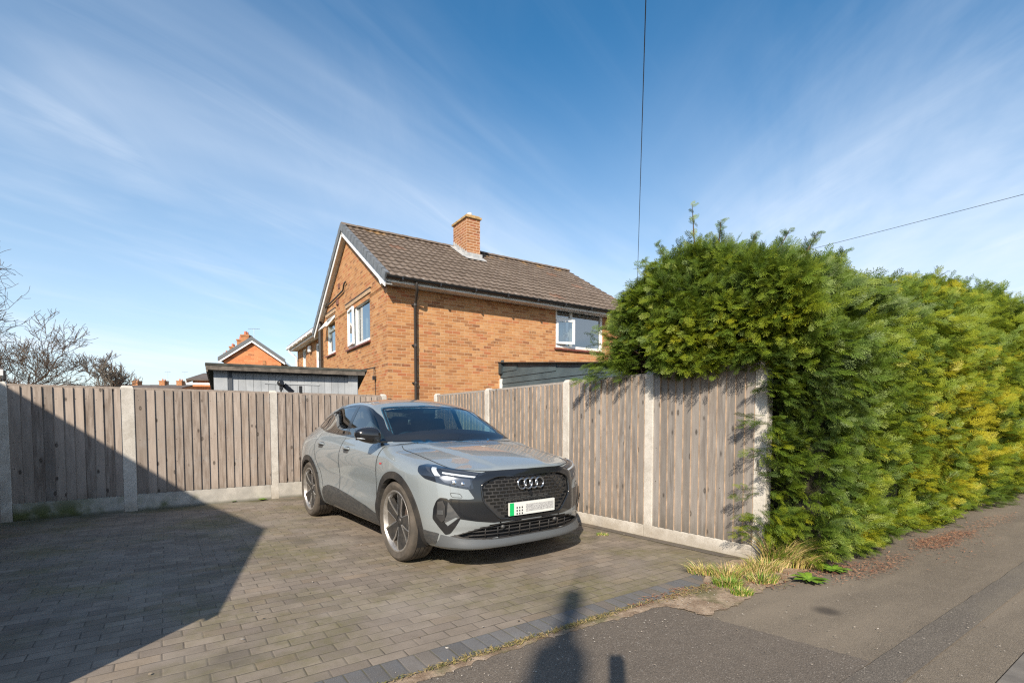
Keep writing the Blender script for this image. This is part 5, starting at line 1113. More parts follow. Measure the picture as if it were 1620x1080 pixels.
def F(x,y,z):
    ay=np.abs(y)
    s=ay-Yside(x,z); t=z-Ftop(x,ay); f=x-Ffront(ay,z); r=Frear(ay,z)-x; b=.20-z
    kt=.055+.05*sst(-.25,.1,x)+.06*sst(-2.6,-3.4,x)
    v=smax(s,t,kt)
    v=smax(v,f,.075); v=smax(v,r,.09); v=smax(v,b,.05)
    return v
def root(o,d,tmax=3.2):
    o=np.asarray(o,float); d=np.asarray(d,float)
    lo=np.zeros(len(o)); hi=np.full(len(o),tmax)
    for _ in range(34):
        m=(lo+hi)/2; p=o+d*m[:,None]; ins=F(p[:,0],p[:,1],p[:,2])<0
        lo=np.where(ins,m,lo); hi=np.where(ins,hi,m)
    return o+d*lo[:,None]
def grad(P):
    e=2e-3; g=[]
    for k in range(3):
        d=np.zeros(3); d[k]=e; a=P+d; b=P-d
        g.append(F(a[:,0],a[:,1],a[:,2])-F(b[:,0],b[:,1],b[:,2]))
    g=np.stack(g,1); return g/np.maximum(np.linalg.norm(g,axis=1,keepdims=True),1e-9)
ZC=.62
# ray families -> points on the skin
def famS(u,v): o=np.stack([u,0*u,v],1); d=np.stack([0*u,-np.ones_like(u),0*u],1); return root(o,d)          # (x,z) seen from the right side
def famT(u,v): o=np.stack([u,v,0*u+ZC],1); d=np.stack([0*u,0*u,np.ones_like(u)],1); return root(o,d)          # (x,y) seen from above
def famF(u,v): o=np.stack([0*u-1.75,u,v],1); d=np.stack([np.ones_like(u),0*u,0*u],1); return root(o,d)         # (y,z) seen from the front
def famB(u,v): o=np.stack([0*u-2.8,u,v],1); d=np.stack([-np.ones_like(u),0*u,0*u],1); return root(o,d)        # (y,z) seen from behind
def famC(u,v): o=np.stack([0*u+.05,0*u,v],1); d=np.stack([np.cos(u),np.sin(u),0*u],1); return root(o,d)       # (azimuth,z) round the nose
def famW(u,v): o=np.stack([u,0*u,0*u+ZC],1); d=np.stack([0*u,-np.cos(v),np.sin(v)],1); return root(o,d)       # (x,angle) round the section
def toC(P): return np.stack([np.arctan2(P[:,1],P[:,0]-.05),P[:,2]],1)
def toW(P): return np.stack([P[:,0],np.arctan2(P[:,2]-ZC,-P[:,1])],1)
def resample(poly,sp,closed=True):
    P=np.asarray(poly,float); out=[]
    n=len(P)
    for i in range(n if closed else n-1):
        a=P[i];b=P[(i+1)%n]; k=max(1,int(math.ceil(np.linalg.norm(b-a)/sp)))
        for j in range(k): out.append(a+(b-a)*j/k)
    if not closed: out.append(P[-1])
    return np.array(out)
def smooth_poly(pts,n=6,closed=True):   # Catmull-Rom through the points
    P=np.asarray(pts,float); m=len(P); out=[]
    for i in range(m if closed else m-1):
        p0=P[(i-1)%m] if closed or i>0 else P[0]; p1=P[i]; p2=P[(i+1)%m]; p3=P[(i+2)%m] if closed or i+2<m else P[-1]
        for j in range(n):
            t=j/n; out.append(.5*((2*p1)+(-p0+p2)*t+(2*p0-5*p1+4*p2-p3)*t*t+(-p0+3*p1-3*p2+p3)*t**3))
    if not closed: out.append(P[-1])
    return np.array(out)
def inpoly(P,poly):
    P=np.asarray(P); x,y=P[:,0],P[:,1]; r=np.zeros(len(P),bool); n=len(poly)
    for i in range(n):
        x1,y1=poly[i]; x2,y2=poly[(i+1)%n]
        if y1==y2: continue
        c=((y1>y)!=(y2>y)); r^=c&(x<(x2-x1)*(y-y1)/(y2-y1)+x1)
    return r
def round_poly(poly,rad,n=4):
    P=np.asarray(poly,float); m=len(P); out=[]
    for i in range(m):
        a,b,c=P[i-1],P[i],P[(i+1)%m]; r=min(rad,np.linalg.norm(a-b)*.45,np.linalg.norm(c-b)*.45)
        p=b+(a-b)/np.linalg.norm(a-b)*r; q=b+(c-b)/np.linalg.norm(c-b)*r
        for j in range(n+1):
            t=j/n; out.append((1-t)**2*p+2*t*(1-t)*b+t*t*q)
    return np.array(out)
def patch(name,poly,fam,mat,parent,sp=.025,off=.003,holes=(),skirt=.008,mirror=None,offs=None,scale=(1,1)):
    """a piece of the car's skin cut to a 2-d outline, lifted by off; mirror: None, 'both' or 'L' """
    sc=np.array(scale,float)
    B=resample(np.asarray(poly)*sc,sp); HB=[resample(np.asarray(h)*sc,sp) for h in holes]
    lo=B.min(0);hi=B.max(0)
    gx,gy=np.meshgrid(np.arange(lo[0]+sp*.5,hi[0],sp),np.arange(lo[1]+sp*.5,hi[1],sp)); G=np.stack([gx.ravel(),gy.ravel()],1)
    ok=inpoly(G,B)
    for h in HB: ok&=~inpoly(G,h)
    bb=np.concatenate([B]+HB)
    G=G[ok]
    if len(G):
        d=np.sqrt(((G[:,None,:]-bb[None])**2).sum(2)).min(1); G=G[d>sp*.45]
    pts=np.concatenate([bb,G]); ed=[];s0=0
    for L in [B]+HB:
        n=len(L); ed+=[(s0+i,s0+(i+1)%n) for i in range(n)]; s0+=n
    r=delaunay_2d_cdt([Vector(p) for p in pts],ed,[],0,1e-7)
    V2=np.array([tuple(p) for p in r[0]]); fc=[f for f in r[2] if len(f)==3]
    cen=np.array([V2[list(f)].mean(0) for f in fc]); ok=inpoly(cen,B)
    for h in HB: ok&=~inpoly(cen,h)
    fc=[f for f,k in zip(fc,ok) if k]
    V2=V2/sc
    P=fam(V2[:,0],V2[:,1]); N=grad(P)
    o=off if offs is None else offs(P)
    P=P+N*(np.asarray(o).reshape(-1,1) if np.ndim(o) else o)
    fc=np.array(fc,dtype=np.int64)
    a,b,c=P[fc[:,0]],P[fc[:,1]],P[fc[:,2]]
    fl=(np.cross(b-a,c-a)*N[fc[:,0]]).sum(1)<0
    fc[fl]=fc[fl][:,::-1]
    Pv,Nv,Fv=P,N,fc
    if skirt:
        from collections import Counter
        cnt=Counter()
        for f in fc:
            for i in range(3): cnt[tuple(sorted((int(f[i]),int(f[(i+1)%3]))))]+=1
        be=[]
        for f in fc:
            for i in range(3):
                e=(int(f[i]),int(f[(i+1)%3]))
                if cnt[tuple(sorted(e))]==1: be.append(e)
        ids=sorted({i for e in be for i in e}); mp={v:len(P)+k for k,v in enumerate(ids)}
        Pv=np.concatenate([P,P[ids]-N[ids]*skirt]); Nv=np.concatenate([N,N[ids]])
        ex=[]
        for a,b in be: ex+=[(b,a,mp[a]),(b,mp[a],mp[b])]
        Fv=np.concatenate([fc,np.array(ex)])
    outs=[]
    for side in ((1,) if mirror is None else (-1,) if mirror=='L' else (1,-1)):
        Q=Pv*np.array([1,side,1]); M=Nv*np.array([1,side,1]); FF=Fv if side==1 else Fv[:,::-1]
        outs.append(mk(name,Q,np.ascontiguousarray(FF),mat,parent,smooth=True,normals=M))
    return outs
def ribbon(mbuf,pts2,fam,w=.005,off=.0035,sp=.02,mirror=True):
    L=resample(pts2,sp,closed=False); P=fam(L[:,0],L[:,1]); N=grad(P)
    T=np.gradient(P,axis=0); T/=np.linalg.norm(T,axis=1,keepdims=True); Bn=np.cross(N,T)
    for s in ((1,-1) if mirror else (1,)):
        k=np.array([1,s,1]); A=(P+N*off+Bn*w/2)*k; C=(P+N*off-Bn*w/2)*k; n=len(P)
        fs=[(i,i+1,n+i+1,n+i) if s<0 else (n+i,n+i+1,i+1,i) for i in range(n-1)]
        mbuf.add(list(A)+list(C),fs)

# ---- materials
def car_mats():
    D={}
    m=Mat('car_paint'); n=m.noise(m.obj(),2.2,4); z=m.sep(m.obj())[2]
    dirt=m.math('MULTIPLY',m.rng(z,.75,.25,0,1),m.rng(m.noise(m.obj(),6,5),.25,.75,.35,1))
    base=m.mix(m.rng(n,.3,.7),(.200,.228,.242),(.214,.242,.255))
    m.set(col=m.mix(m.math('MULTIPLY',dirt,.42),base,(.185,.170,.148)),rough=m.math('MULTIPLY_ADD',dirt,.25,.32),coat=m.math('MULTIPLY_ADD',dirt,-.45,1.0),crough=.03,spec=.5); D['paint']=m.m
    m=Mat('gloss_black'); m.set(col=(.012,.013,.015),rough=.14,spec=.55,coat=.5,crough=.05); D['gloss']=m.m
    m=Mat('black_plastic'); dn=m.rng(m.noise(m.obj(),7,5),.3,.75); m.set(col=m.mix(dn,(.022,.022,.023),(.05,.045,.04)),rough=.5,spec=.4); D['plastic']=m.m
    m=Mat('grey_plastic'); dn=m.rng(m.noise(m.map(m.obj(),scale=(3,3,8)),5,5),.3,.75); m.set(col=m.mix(dn,(.040,.043,.046),(.074,.072,.069)),rough=.5); D['clad']=m.m
    m=Mat('lip_grey'); m.set(col=(.085,.092,.098),rough=.42); D['lipgrey']=m.m
    D['dark']=simple('dark_void',(.006,.006,.007),.8)
    D['gap']=simple('panel_gap',(.008,.009,.010),.7)
    m=Mat('tyre_rubber'); o=m.obj(); dn=m.rng(m.noise(o,9,5),.3,.7); m.set(col=m.mix(dn,(.062,.055,.047),(.105,.090,.075)),rough=.85,spec=.25); D['tyre']=m.m
    m=Mat('rim_silver'); dn=m.rng(m.noise(m.obj(),14,4),.35,.7); m.set(col=m.mix(dn,(.46,.44,.41),(.30,.275,.25)),rough=.38,metal=.7); D['silver']=m.m
    m=Mat('rim_barrel'); m.set(col=(.13,.115,.10),rough=.5,metal=.4); D['barrel']=m.m
    m=Mat('rim_graphite'); dn=m.rng(m.noise(m.obj(),12,4),.35,.7); m.set(col=m.mix(dn,(.030,.030,.031),(.060,.055,.050)),rough=.45,metal=.15); D['graph']=m.m
    m=Mat('rim_edge'); m.set(col=(.80,.80,.80),rough=.22,metal=.9); D['edge']=m.m
    m=Mat('brake_disc'); m.set(col=(.16,.12,.10),rough=.5,metal=.6); D['disc']=m.m
    D['chrome']=simple('chrome',(.62,.63,.65),.14,1.0)
    m=Mat('dark_chrome'); m.set(col=(.36,.37,.39),rough=.20,metal=.95); D['dchrome']=m.m
    m=Mat('lamp_strip'); m.set(col=(.42,.46,.50),rough=.25,spec=.7); D['strip']=m.m
    D['ledgrey']=simple('lamp_inner',(.10,.115,.14),.2,.6)
    def glass(name,tint,refl=1.0):
        m=Mat(name); g=m.n('ShaderNodeBsdfGlossy'); g.inputs['Roughness'].default_value=.01; g.inputs['Color'].default_value=(1,1,1,1)
        t=m.n('ShaderNodeBsdfTransparent'); t.inputs['Color'].default_value=(*tint,1)
        mx=m.n('ShaderNodeMixShader'); m.l(m.fres(.045,refl),mx.inputs[0]); m.l(t.outputs[0],mx.inputs[1]); m.l(g.outputs[0],mx.inputs[2])
        m.l(mx.outputs[0],m.out.inputs['Surface']); return m.m
    D['screen']=glass('windscreen_glass',(.40,.64,.72),2.0)
    D['side']=glass('side_glass',(.62,.76,.74),1.7)
    D['priv']=glass('privacy_glass',(.26,.25,.24),1.8)
    m=Mat('lamp_lens'); m.set(col=(.018,.022,.030),rough=.06,spec=.6,coat=1,crough=.02); D['lens']=m.m
    D['trim']=simple('cabin_trim',(.013,.014,.016),.7)
    D['seat']=simple('seat_fabric',(.045,.046,.05),.8,noise=.2)
    D['red']=simple('tail_lamp_red',(.22,.008,.008),.12,coat=1)
    m=Mat('plate_white'); u=m.obj(); s=m.sep(u)
    D['white']=simple('plate_white',(.62,.63,.60),.4)
    D['green']=simple('plate_green',(.004,.42,.11),.4)
    D['dot']=simple('plate_ink',(.02,.02,.025),.5)
    m=Mat('plate_blurred_characters'); n1=m.noise(m.obj(),150,3,.75); m.set(col=m.ramp(n1,[(.38,(.20,.20,.205)),(.50,(.38,.38,.375)),(.60,(.58,.58,.56))]),rough=.45); D['blur']=m.m
    D['badge']=simple('badge_red',(.45,.04,.05),.4)
    return D

def build_car():
    D=car_mats()
    car=empty('car',(CAR_X,CAR_Y,0.0),CAR_YAW)
    tag(car,'light grey sports utility car with black grille parked facing the street on block paving','car')
    WZ=.372; WF=0.0; WR=-2.764
    # ------------------------------------------------ outlines
    dlo=[(-.50,1.086),(-.72,1.21),(-.92,1.32),(-1.09,1.396),(-1.23,1.440),(-1.41,1.470),(-1.65,1.485),(-1.88,1.482),(-2.16,1.460),(-2.51,1.402),(-2.86,1.312),(-2.99,1.232),(-2.95,1.205),(-2.71,1.182),(-2.42,1.150),(-1.75,1.119),(-1.34,1.102),(-.80,1.094)]
    dlo=np.array(dlo); DL=smooth_poly(dlo,5)
    cen=dlo.mean(0)
    def shrink(poly,d):
        P=np.asarray(poly); n=len(P); out=[]
        for i in range(n):
            t=P[(i+1)%n]-P[i-1]; t/=max(np.linalg.norm(t),1e-9); nn=np.array([-t[1],t[0]])
            q=P[i]+nn*d
            out.append(q)
        return np.array(out)
    area=.5*sum(DL[i][0]*DL[(i+1)%len(DL)][1]-DL[(i+1)%len(DL)][0]*DL[i][1] for i in range(len(DL)))
    sg=1 if area>0 else -1
    DLi=shrink(DL,sg*.020)
    scr=[(-.715,1.078),(-.645,1.24),(-.588,1.385),(-.560,1.435),(-.40,1.452),(0,1.468),(.40,1.452),(.560,1.435),(.588,1.385),(.645,1.24),(.715,1.078),(.40,1.074),(0,1.072),(-.40,1.074)]
    SC=round_poly(scr,.03,3); SCi=shrink(SC,.022 if .5*sum(SC[i][0]*SC[(i+1)%len(SC)][1]-SC[(i+1)%len(SC)][0]*SC[i][1] for i in range(len(SC)))>0 else -.022)
    rscr=[(-.56,1.20),(-.53,1.40),(-.45,1.50),(0,1.53),(.45,1.50),(.53,1.40),(.56,1.20),(0,1.19)]; RS=round_poly(rscr,.04,3)
    # front (y,z): single-frame grille, black band, intakes
    grl=[(-.500,.768),(-.365,.818),(.365,.818),(.500,.768),(.495,.610),(.345,.456),(-.345,.456),(-.495,.610)]
    GR=round_poly(grl,.045,4)
    low=[(-.690,.338),(-.50,.390),(-.33,.416),(.33,.416),(.50,.390),(.690,.338),(.64,.318),(.42,.298),(-.42,.298),(-.64,.318)]
    LG=round_poly(low,.015,2)
    # ------------------------------------------------ body shell
    th=np.concatenate([np.linspace(-90,-20,40,endpoint=False),np.linspace(-20,90,170)])*math.pi/180
    xs=np.linspace(-3.05,.05,330)
    st=[]
    for ph in np.linspace(-90,0,80,endpoint=False): st.append((-3.05,ph))
    for x in xs: st.append((x,0.))
    for ph in np.linspace(0,90,90)[1:]: st.append((.05,ph))
    O=[];Dd=[]
    for x,ph in st:
        p=R(ph)
        O.append(np.stack([np.full(len(th),x),np.zeros(len(th)),np.full(len(th),ZC)],1))
        Dd.append(np.stack([math.sin(p)*np.cos(th),-math.cos(p)*np.cos(th),np.sin(th)],1))
    O=np.concatenate(O);Dd=np.concatenate(Dd); P=root(O,Dd); N=grad(P)
    ns,nt=len(st),len(th)
    i,j=np.meshgrid(np.arange(ns-1),np.arange(nt-1),indexing='ij'); a=(i*nt+j).ravel(); Q=np.stack([a,a+nt,a+nt+1,a+1],1)
    C=P[Q].mean(1)
    def side_hole(poly): return inpoly(C[:,[0,2]],poly)&(np.abs(C[:,1])>.3)
    kill=side_hole(shrink(DL,sg*.008))&(C[:,2]>1.0)
    kill|=inpoly(C[:,[1,2]],shrink(SC,.008 if True else 0))&(C[:,0]>-1.6)&(C[:,0]<-.2) if False else (inpoly(C[:,[1,2]],SCi*1.0)&(C[:,0]>-1.6)&(C[:,0]<-.15))
    kill|=inpoly(C[:,[1,2]],RS)&(C[:,0]<-2.6)
    for wx in (WF,WR): kill|=(np.hypot(C[:,0]-wx,C[:,2]-WZ)<.412)&(np.abs(C[:,1])>.5)
    kill|=inpoly(C[:,[1,2]],GR)&(C[:,0]>.5)
    kill|=inpoly(C[:,[1,2]],(LG-np.array([0,.355]))*np.array([1.035,1.20])+np.array([0,.355]))&(C[:,0]>.5)
    keep=Q[~kill]
    # winding outward
    aa,bb,cc=P[keep[:,0]],P[keep[:,1]],P[keep[:,2]]
    if (np.cross(bb-aa,cc-aa)*N[keep[:,0]]).sum()<0: keep=keep[:,::-1]
    V=np.concatenate([P,P*np.array([1,-1,1])]); NN=np.concatenate([N,N*np.array([1,-1,1])]); FF=np.concatenate([keep,keep[:,::-1]+len(P)])
    used=np.unique(FF); mp=np.zeros(len(V),int); mp[used]=np.arange(len(used))
    mk('body',V[used],np.ascontiguousarray(mp[FF]),D['paint'],car,smooth=True,normals=NN[used])
    # ------------------------------------------------ bonnet, doors
    bon=[(-.33,-.690),(-.24,-.716),(-.10,-.716),(.05,-.712),(.27,-.703),(.45,-.694),(.56,-.675),(.645,-.63),(.70,-.55),(.752,-.43),(.778,-.25),(.786,0)]
    bl=smooth_poly(bon,5,closed=False); top=np.concatenate([bl,bl[::-1][1:]*np.array([1,-1]),[(-.35,.45),(-.355,0),(-.35,-.45)]])
    patch('bonnet',top,famT,D['paint'],car,sp=.022,off=.0025,skirt=.006)
    gap=MB()
    ribbon(gap,bl,famT,w=.007,off=.0032); pass
    # doors (x,z)
    fd=[(-.40,1.075),(-.435,.95),(-.44,.80),(-.445,.60),(-.45,.44),(-.47,.375),(-1.575,.375),(-1.575,.60),(-1.57,.88),(-1.59,1.105),(-1.0,1.086)]
    rd=[(-1.585,1.105),(-1.582,.60),(-1.585,.375),(-2.10,.375),(-2.16,.46),(-2.26,.64),(-2.42,.80),(-2.52,.95),(-2.56,1.10),(-2.56,1.135),(-2.2,1.124)]
    for nm,dp,hx,hz in (('front_door',fd,-1.37,.965),('rear_door',rd,-2.29,.985)):
        out=patch(nm,dp,famS,D['paint'],car,sp=.025,off=.002,skirt=.006,mirror='both')
        for o,s in zip(out,(1,-1)):
            # recessed grip: dark cup with a body-colour bar over it
            cup=round_poly([(hx-.085,hz-.022),(hx-.06,hz-.036),(hx+.06,hz-.036),(hx+.085,hz-.022),(hx+.085,hz+.022),(hx+.06,hz+.036),(hx-.06,hz+.036),(hx-.085,hz+.022)],.02,3)
            c=patch('handle',cup,famS,D['clad'],o,sp=.02,off=.0035,skirt=0,mirror='L' if s<0 else None)[0]
            hb=MB(); L=np.linspace(-.105,.105,9); pp=famS(hx+L,np.full(9,hz+.012)); gg=grad(pp)
            hb.tube([p+g*(.024*math.cos(l/.105*1.3)+.002) for p,g,l in zip(pp*np.array([1,s,1]),gg*np.array([1,s,1]),L)],[.010,.012,.013,.014,.014,.014,.013,.012,.010],8)
            hb.build('handle_bar',D['paint'],o,smooth=True)
    gap.build('panel_gap',D['gap'],car)
    for pl in (fd[:6],[(-1.58,.375),(-1.579,.60),(-1.576,.88),(-1.588,1.10)],rd[3:10]):
        gap=MB(); ribbon(gap,np.array(pl),famS,w=.007,off=.004,mirror=False); gap.build('panel_gap',D['gap'],car)
        g2=MB(); ribbon(g2,np.array(pl),famS,w=.007,off=.004,mirror=True); h_=len(g2.v)//2; q_=MB(); q_.add(g2.v[h_:],[tuple(i-h_ for i in f) for f in g2.f if min(f)>=h_]); q_.build('panel_gap',D['gap'],car)
    # black pinched sill blade rising to the rear
    sill=[(-.44,.245),(-.455,.365),(-.75,.418),(-1.2,.468),(-1.7,.505),(-1.97,.508),(-2.13,.470),(-2.20,.40),(-2.22,.285),(-1.5,.262)]
    patch('sill_cladding',round_poly(sill,.02,2),famS,D['clad'],car,sp=.025,off=.010,skirt=.02,mirror='both')
    low_s=[(-.33,.205),(-.34,.262),(-1.5,.272),(-2.30,.290),(-2.32,.225),(-1.5,.210)]
    patch('sill',low_s,famS,D['paint'],car,sp=.03,off=.004,skirt=.01,mirror='both')
    # ------------------------------------------------ glass and its trims
    # side glass: door-window trim ring, front pane, rear pane, quarter pane
    patch('window_trim',DL,famS,D['gloss'],car,sp=.02,off=.004,holes=[DLi],skirt=.010,mirror='both')
    bx=-1.60
    fpil=np.array([(bx+.055,1.09),(bx+.015,1.49),(bx-.045,1.49),(bx-.02,1.09)])
    def clip(poly,x0,x1):   # keep x in [x0,x1], sampled outline
        P=resample(poly,.01); P=P.copy(); P[:,0]=np.clip(P[:,0],x0,x1)
        out=[P[0]]
        for p in P[1:]:
            if np.linalg.norm(p-out[-1])>.004: out.append(p)
        return np.array(out)
    glass_o=shrink(DL,sg*.012)
    G1=clip(glass_o,-1.585,9); G2=clip(glass_o,-2.50,-1.64); G3=clip(glass_o,-9,-2.53)
    patch('door_window',G1,famS,D['side'],car,sp=.03,off=.001,skirt=0,mirror='both')
    patch('door_window',G2,famS,D['priv'],car,sp=.03,off=.001,skirt=0,mirror='both')
    patch('quarter_window',G3,famS,D['priv'],car,sp=.03,off=.001,skirt=0,mirror='both')
    patch('door_pillar',clip(glass_o,-1.66,-1.565),famS,D['gloss'],car,sp=.02,off=.003,skirt=.01,mirror='both')
    patch('door_pillar',clip(glass_o,-2.545,-2.485),famS,D['gloss'],car,sp=.02,off=.003,skirt=.01,mirror='both')
    q=[(-.36,1.085),(-.56,1.20),(-.575,1.20),(-.60,1.085)]
    patch('mirror_sail',q,famS,D['gloss'],car,sp=.02,off=.0035,skirt=.01,mirror='both')
    patch('windscreen_trim',SC,famF,D['gloss'],car,sp=.02,off=.002,holes=[shrink(SCi,.006)],skirt=.010)
    patch('windscreen',shrink(SC,.010),famF,D['screen'],car,sp=.03,off=.0005,skirt=0)
    patch('rear_window',RS,famB,D['priv'],car,sp=.03,off=.002,skirt=.004)
    sensor=MB(); 
    p=famF(np.array([0.]),np.array([1.44]))[0]; sensor.box((p[0]-.075,0,1.405),(.10,.14,.05)); sensor.box((p[0]-.15,0,1.355),(.03,.24,.06)); sensor.build('interior_mirror',D['trim'],car,bevel=.008)
    # shark fin + spoiler
    fin=MB(); fin.prism([(-2.72,-.02,1.45),(-2.55,-.02,1.50),(-2.70,-.02,1.555),(-2.74,-.02,1.55)],.04,(0,1,0)); fin.build('aerial_fin',D['paint'],car,bevel=.008)
    # ------------------------------------------------ wheel arches
    aa=np.linspace(-22,202,60)*math.pi/180
    for wx,zb in ((WF,.215),(WR,.215)):
        r1,r0=.462,.398
        out=[(wx+r1*math.cos(t),WZ+r1*math.sin(t)) for t in aa]; inn=[(wx+r0*math.cos(t),WZ+r0*math.sin(t)) for t in aa]
        # keep above the sill
        poly=[p for p in out]+[p for p in inn[::-1]]
        poly=np.array(poly); poly[:,1]=np.maximum(poly[:,1],zb+.0)
        P2=[poly[0]]
        for p in poly[1:]:
            if np.linalg.norm(p-P2[-1])>.003: P2.append(p)
        patch('wheel_arch_trim',np.array(P2),famS,D['plastic'],car,sp=.02,off=.012,skirt=.05,mirror='both')
        for s in (1,-1):   # inner liner
            lin=MB(); t=np.linspace(-25,205,40)*math.pi/180
            vs=[(wx+.42*math.cos(k),s*-.93,WZ+.42*math.sin(k)) for k in t]+[(wx+.42*math.cos(k),s*-.55,WZ+.42*math.sin(k)) for k in t]
            vs=[(x,y,max(z,.19)) for x,y,z in vs]
            vs=[(x,(-s)*min(abs(y),.90 if abs(y)>.6 else .55),z) for x,y,z in vs]
            n=len(t); fs=[(k,k+1,n+k+1,n+k) for k in range(n-1)]; fs.append(tuple(range(n,2*n)))
            lin.add(vs,fs); lin.build('wheel_liner',D['dark'],car)
    # ------------------------------------------------ front end
    # black surround of the single frame incl. the wings running under the headlamps to the side intakes
    sur=[(-.42,.862),(.42,.862),(.50,.845),(.600,.800),(.610,.735),(.560,.645),(.60,.640),(.74,.650),(.755,.63),(.675,.480),(.55,.455),(.40,.434),(-.40,.434),(-.55,.455),(-.675,.480),(-.755,.63),(-.74,.650),(-.60,.640),(-.560,.645),(-.610,.735),(-.600,.800),(-.50,.845)]
    patch('grille_surround',round_poly(sur,.012,2),famF,D['gloss'],car,sp=.02,off=.004,holes=[shrink(GR,-.004)],skirt=.02)
    # frame rim round the grille opening
    rim=MB(); g3=famF(GR[:,0],GR[:,1]); gn=grad(g3); ring=[p+n*.004 for p,n in zip(g3,gn)]; ring.append(ring[0]); rim.tube(ring,.008,6,cap=False); rim.build('grille_frame',D['gloss'],car,smooth=True)
    gp=patch('grille',GR,famF,D['plastic'],car,sp=.02,off=-.022,skirt=0)[0]
    # recess walls
    rec=MB(); n=len(GR); A=[p+q*.003 for p,q in zip(g3,gn)]; Bq=[p-q*.024 for p,q in zip(g3,gn)]
    rec.add(A+Bq,[(k,(k+1)%n,n+(k+1)%n,n+k) for k in range(n)]); rec.build('grille_wall',D['plastic'],gp)
    # tablets in offset rows
    tb=MB(); r_=0
    for zc in np.arange(.475,.835,.030):
        xo=.0 if r_%2 else .034
        for yc in np.arange(-.50,.5,.068):
            y0=yc+xo; 
            c4=np.array([(y0-.026,zc-.0095),(y0+.026,zc-.0095),(y0+.026,zc+.0095),(y0-.026,zc+.0095)])
            if not inpoly(c4,shrink(GR,.0)).all(): continue
            p=famF(c4[:,0],c4[:,1]); g=grad(p); lo_=[a-b*.021 for a,b in zip(p,g)]; cc=p.mean(0); hi_=[a*.0+(cc+(a-cc)*.9)-b*.008 for a,b in zip(p,g)]
            hi_[0]=hi_[0]-g[0]*.008; hi_[1]=hi_[1]-g[1]*.008
            tb.add(lo_+hi_,[(4,5,6,7),(0,1,5,4),(1,2,6,5),(2,3,7,6),(3,0,4,7)])
        r_+=1
    tb.build('grille_tablet',D['gloss'],gp)
    # emblem: four linked rings
    em=MB(); er=.0445
    for k in range(4):
        cy=(k-1.5)*.0665; t=np.linspace(0,2*math.pi,33)
        uy=cy+er*np.cos(t); uz=.742+er*np.sin(t); xx=famF(np.array([cy]),np.array([.742]))[0,0]+.006+ (.004 if k%2 else 0)
        em.tube([(xx-(z-.742)*.12,y,z) for y,z in zip(uy,uz)],.0082,8,cap=False)
    em.build('emblem',D['dchrome'],gp,smooth=True)
    cm=MB(); p=famF(np.array([.0]),np.array([.655]))[0]; cm.lathe([(.0,.0),(.018,.0),(.02,-.02)],16,Matrix.Translation((p[0]-.006,0,.655))@Matrix.Rotation(R(90),4,'Y')); cm.build('front_camera',D['gloss'],gp)
    # number plate with its green band (car's right = picture left)
    px=famF(np.array([0.]),np.array([.53]))[0,0]+.006
    pl=MB()
    zc,pw,ph=.532,.52,.111; tilt=.03
    def pc(y,z,o=0.): return (px+.012-abs(y)**2*.08+o,y,z)
    ys=np.linspace(-pw/2,pw/2,9)
    def strip(b,y0,y1,z0,z1,o,n=6,th=0):
        yy=np.linspace(y0,y1,n+1); vs=[pc(y,z0,o) for y in yy]+[pc(y,z1,o) for y in yy]; m=n+1
        b.add(vs,[(k,k+1,m+k+1,m+k) for k in range(n)])
    vs=[pc(y,zc-ph/2,0) for y in ys]+[pc(y,zc+ph/2,0) for y in ys]+[pc(y,zc-ph/2,-.02) for y in ys]+[pc(y,zc+ph/2,-.02) for y in ys]
    m=len(ys); fs=[(k,k+1,m+k+1,m+k) for k in range(m-1)]+[(m+k,m+k+1,3*m+k+1,3*m+k) for k in range(m-1)]+[(2*m+k,2*m+k+1,k+1,k) for k in range(m-1)]+[(0,m,3*m,2*m),(m-1,3*m-1,4*m-1,2*m-1)]
    pl.add(vs,fs); plate=pl.build('number_plate',D['white'],car)
    b=MB(); strip(b,-pw/2+.001,-pw/2+.046,zc-ph/2+.001,zc+ph/2-.001,.0015); b.build('green_band',D['green'],plate)
    b=MB()
    for a_ in range(3):
        for c_ in range(3):
            y0=-pw/2+.072+a_*.028; z0=zc+.012-c_*.026
            strip(b,y0,y0+.013,z0-.009,z0+.006,.002,1)
    b.build('plate_mark',D['dot'],plate)
    b=MB(); strip(b,-.085,.245,zc-.032,zc+.034,.0015,8); b.build('blurred_characters',D['blur'],plate)
    # headlamps: outline in (y,z) on the front, wrapping round to the wing
    hl_f=[(-.425,.848),(-.50,.856),(-.60,.874),(-.69,.896)]; hl_s=[(.435,.912),(.365,.918),(.345,.905),(.40,.862),(.50,.810)]; hl_b=[(-.775,.768),(-.70,.744),(-.60,.722),(-.560,.728),(-.570,.795),(-.52,.823)]
    hp=np.concatenate([famF(*np.array(hl_f).T),famS(*np.array(hl_s).T),famF(*np.array(hl_b).T)])
    HC=toC(hp)
    HCs=round_poly(HC*np.array([.8,1]),.010,3)/np.array([.8,1])
    lamps=patch('headlight',HCs,famC,D['lens'],car,sp=.016,off=.004,skirt=.012,mirror='both',scale=(.8,1))
    def fpts(L): 
        L=np.array(L); return famF(L[:,0],L[:,1])
    def on_lamp(nm,poly,mat,off=.006):
        c=toC(fpts(poly))
        for o,mm in zip(lamps,(None,'L')): patch(nm,c,famC,mat,o,sp=.012,off=off,skirt=.003,mirror=mm,scale=(.8,1))
    on_lamp('light_strip',[(-.50,.846),(-.62,.868),(-.745,.893),(-.752,.880),(-.625,.856),(-.515,.836)],D['ledgrey'])
    on_lamp('light_strip',[(-.53,.826),(-.64,.843),(-.758,.864),(-.765,.851),(-.645,.829),(-.545,.815)],D['strip'])
    on_lamp('light_strip',[(-.765,.893),(-.785,.898),(-.812,.834),(-.778,.832)],D['strip'])
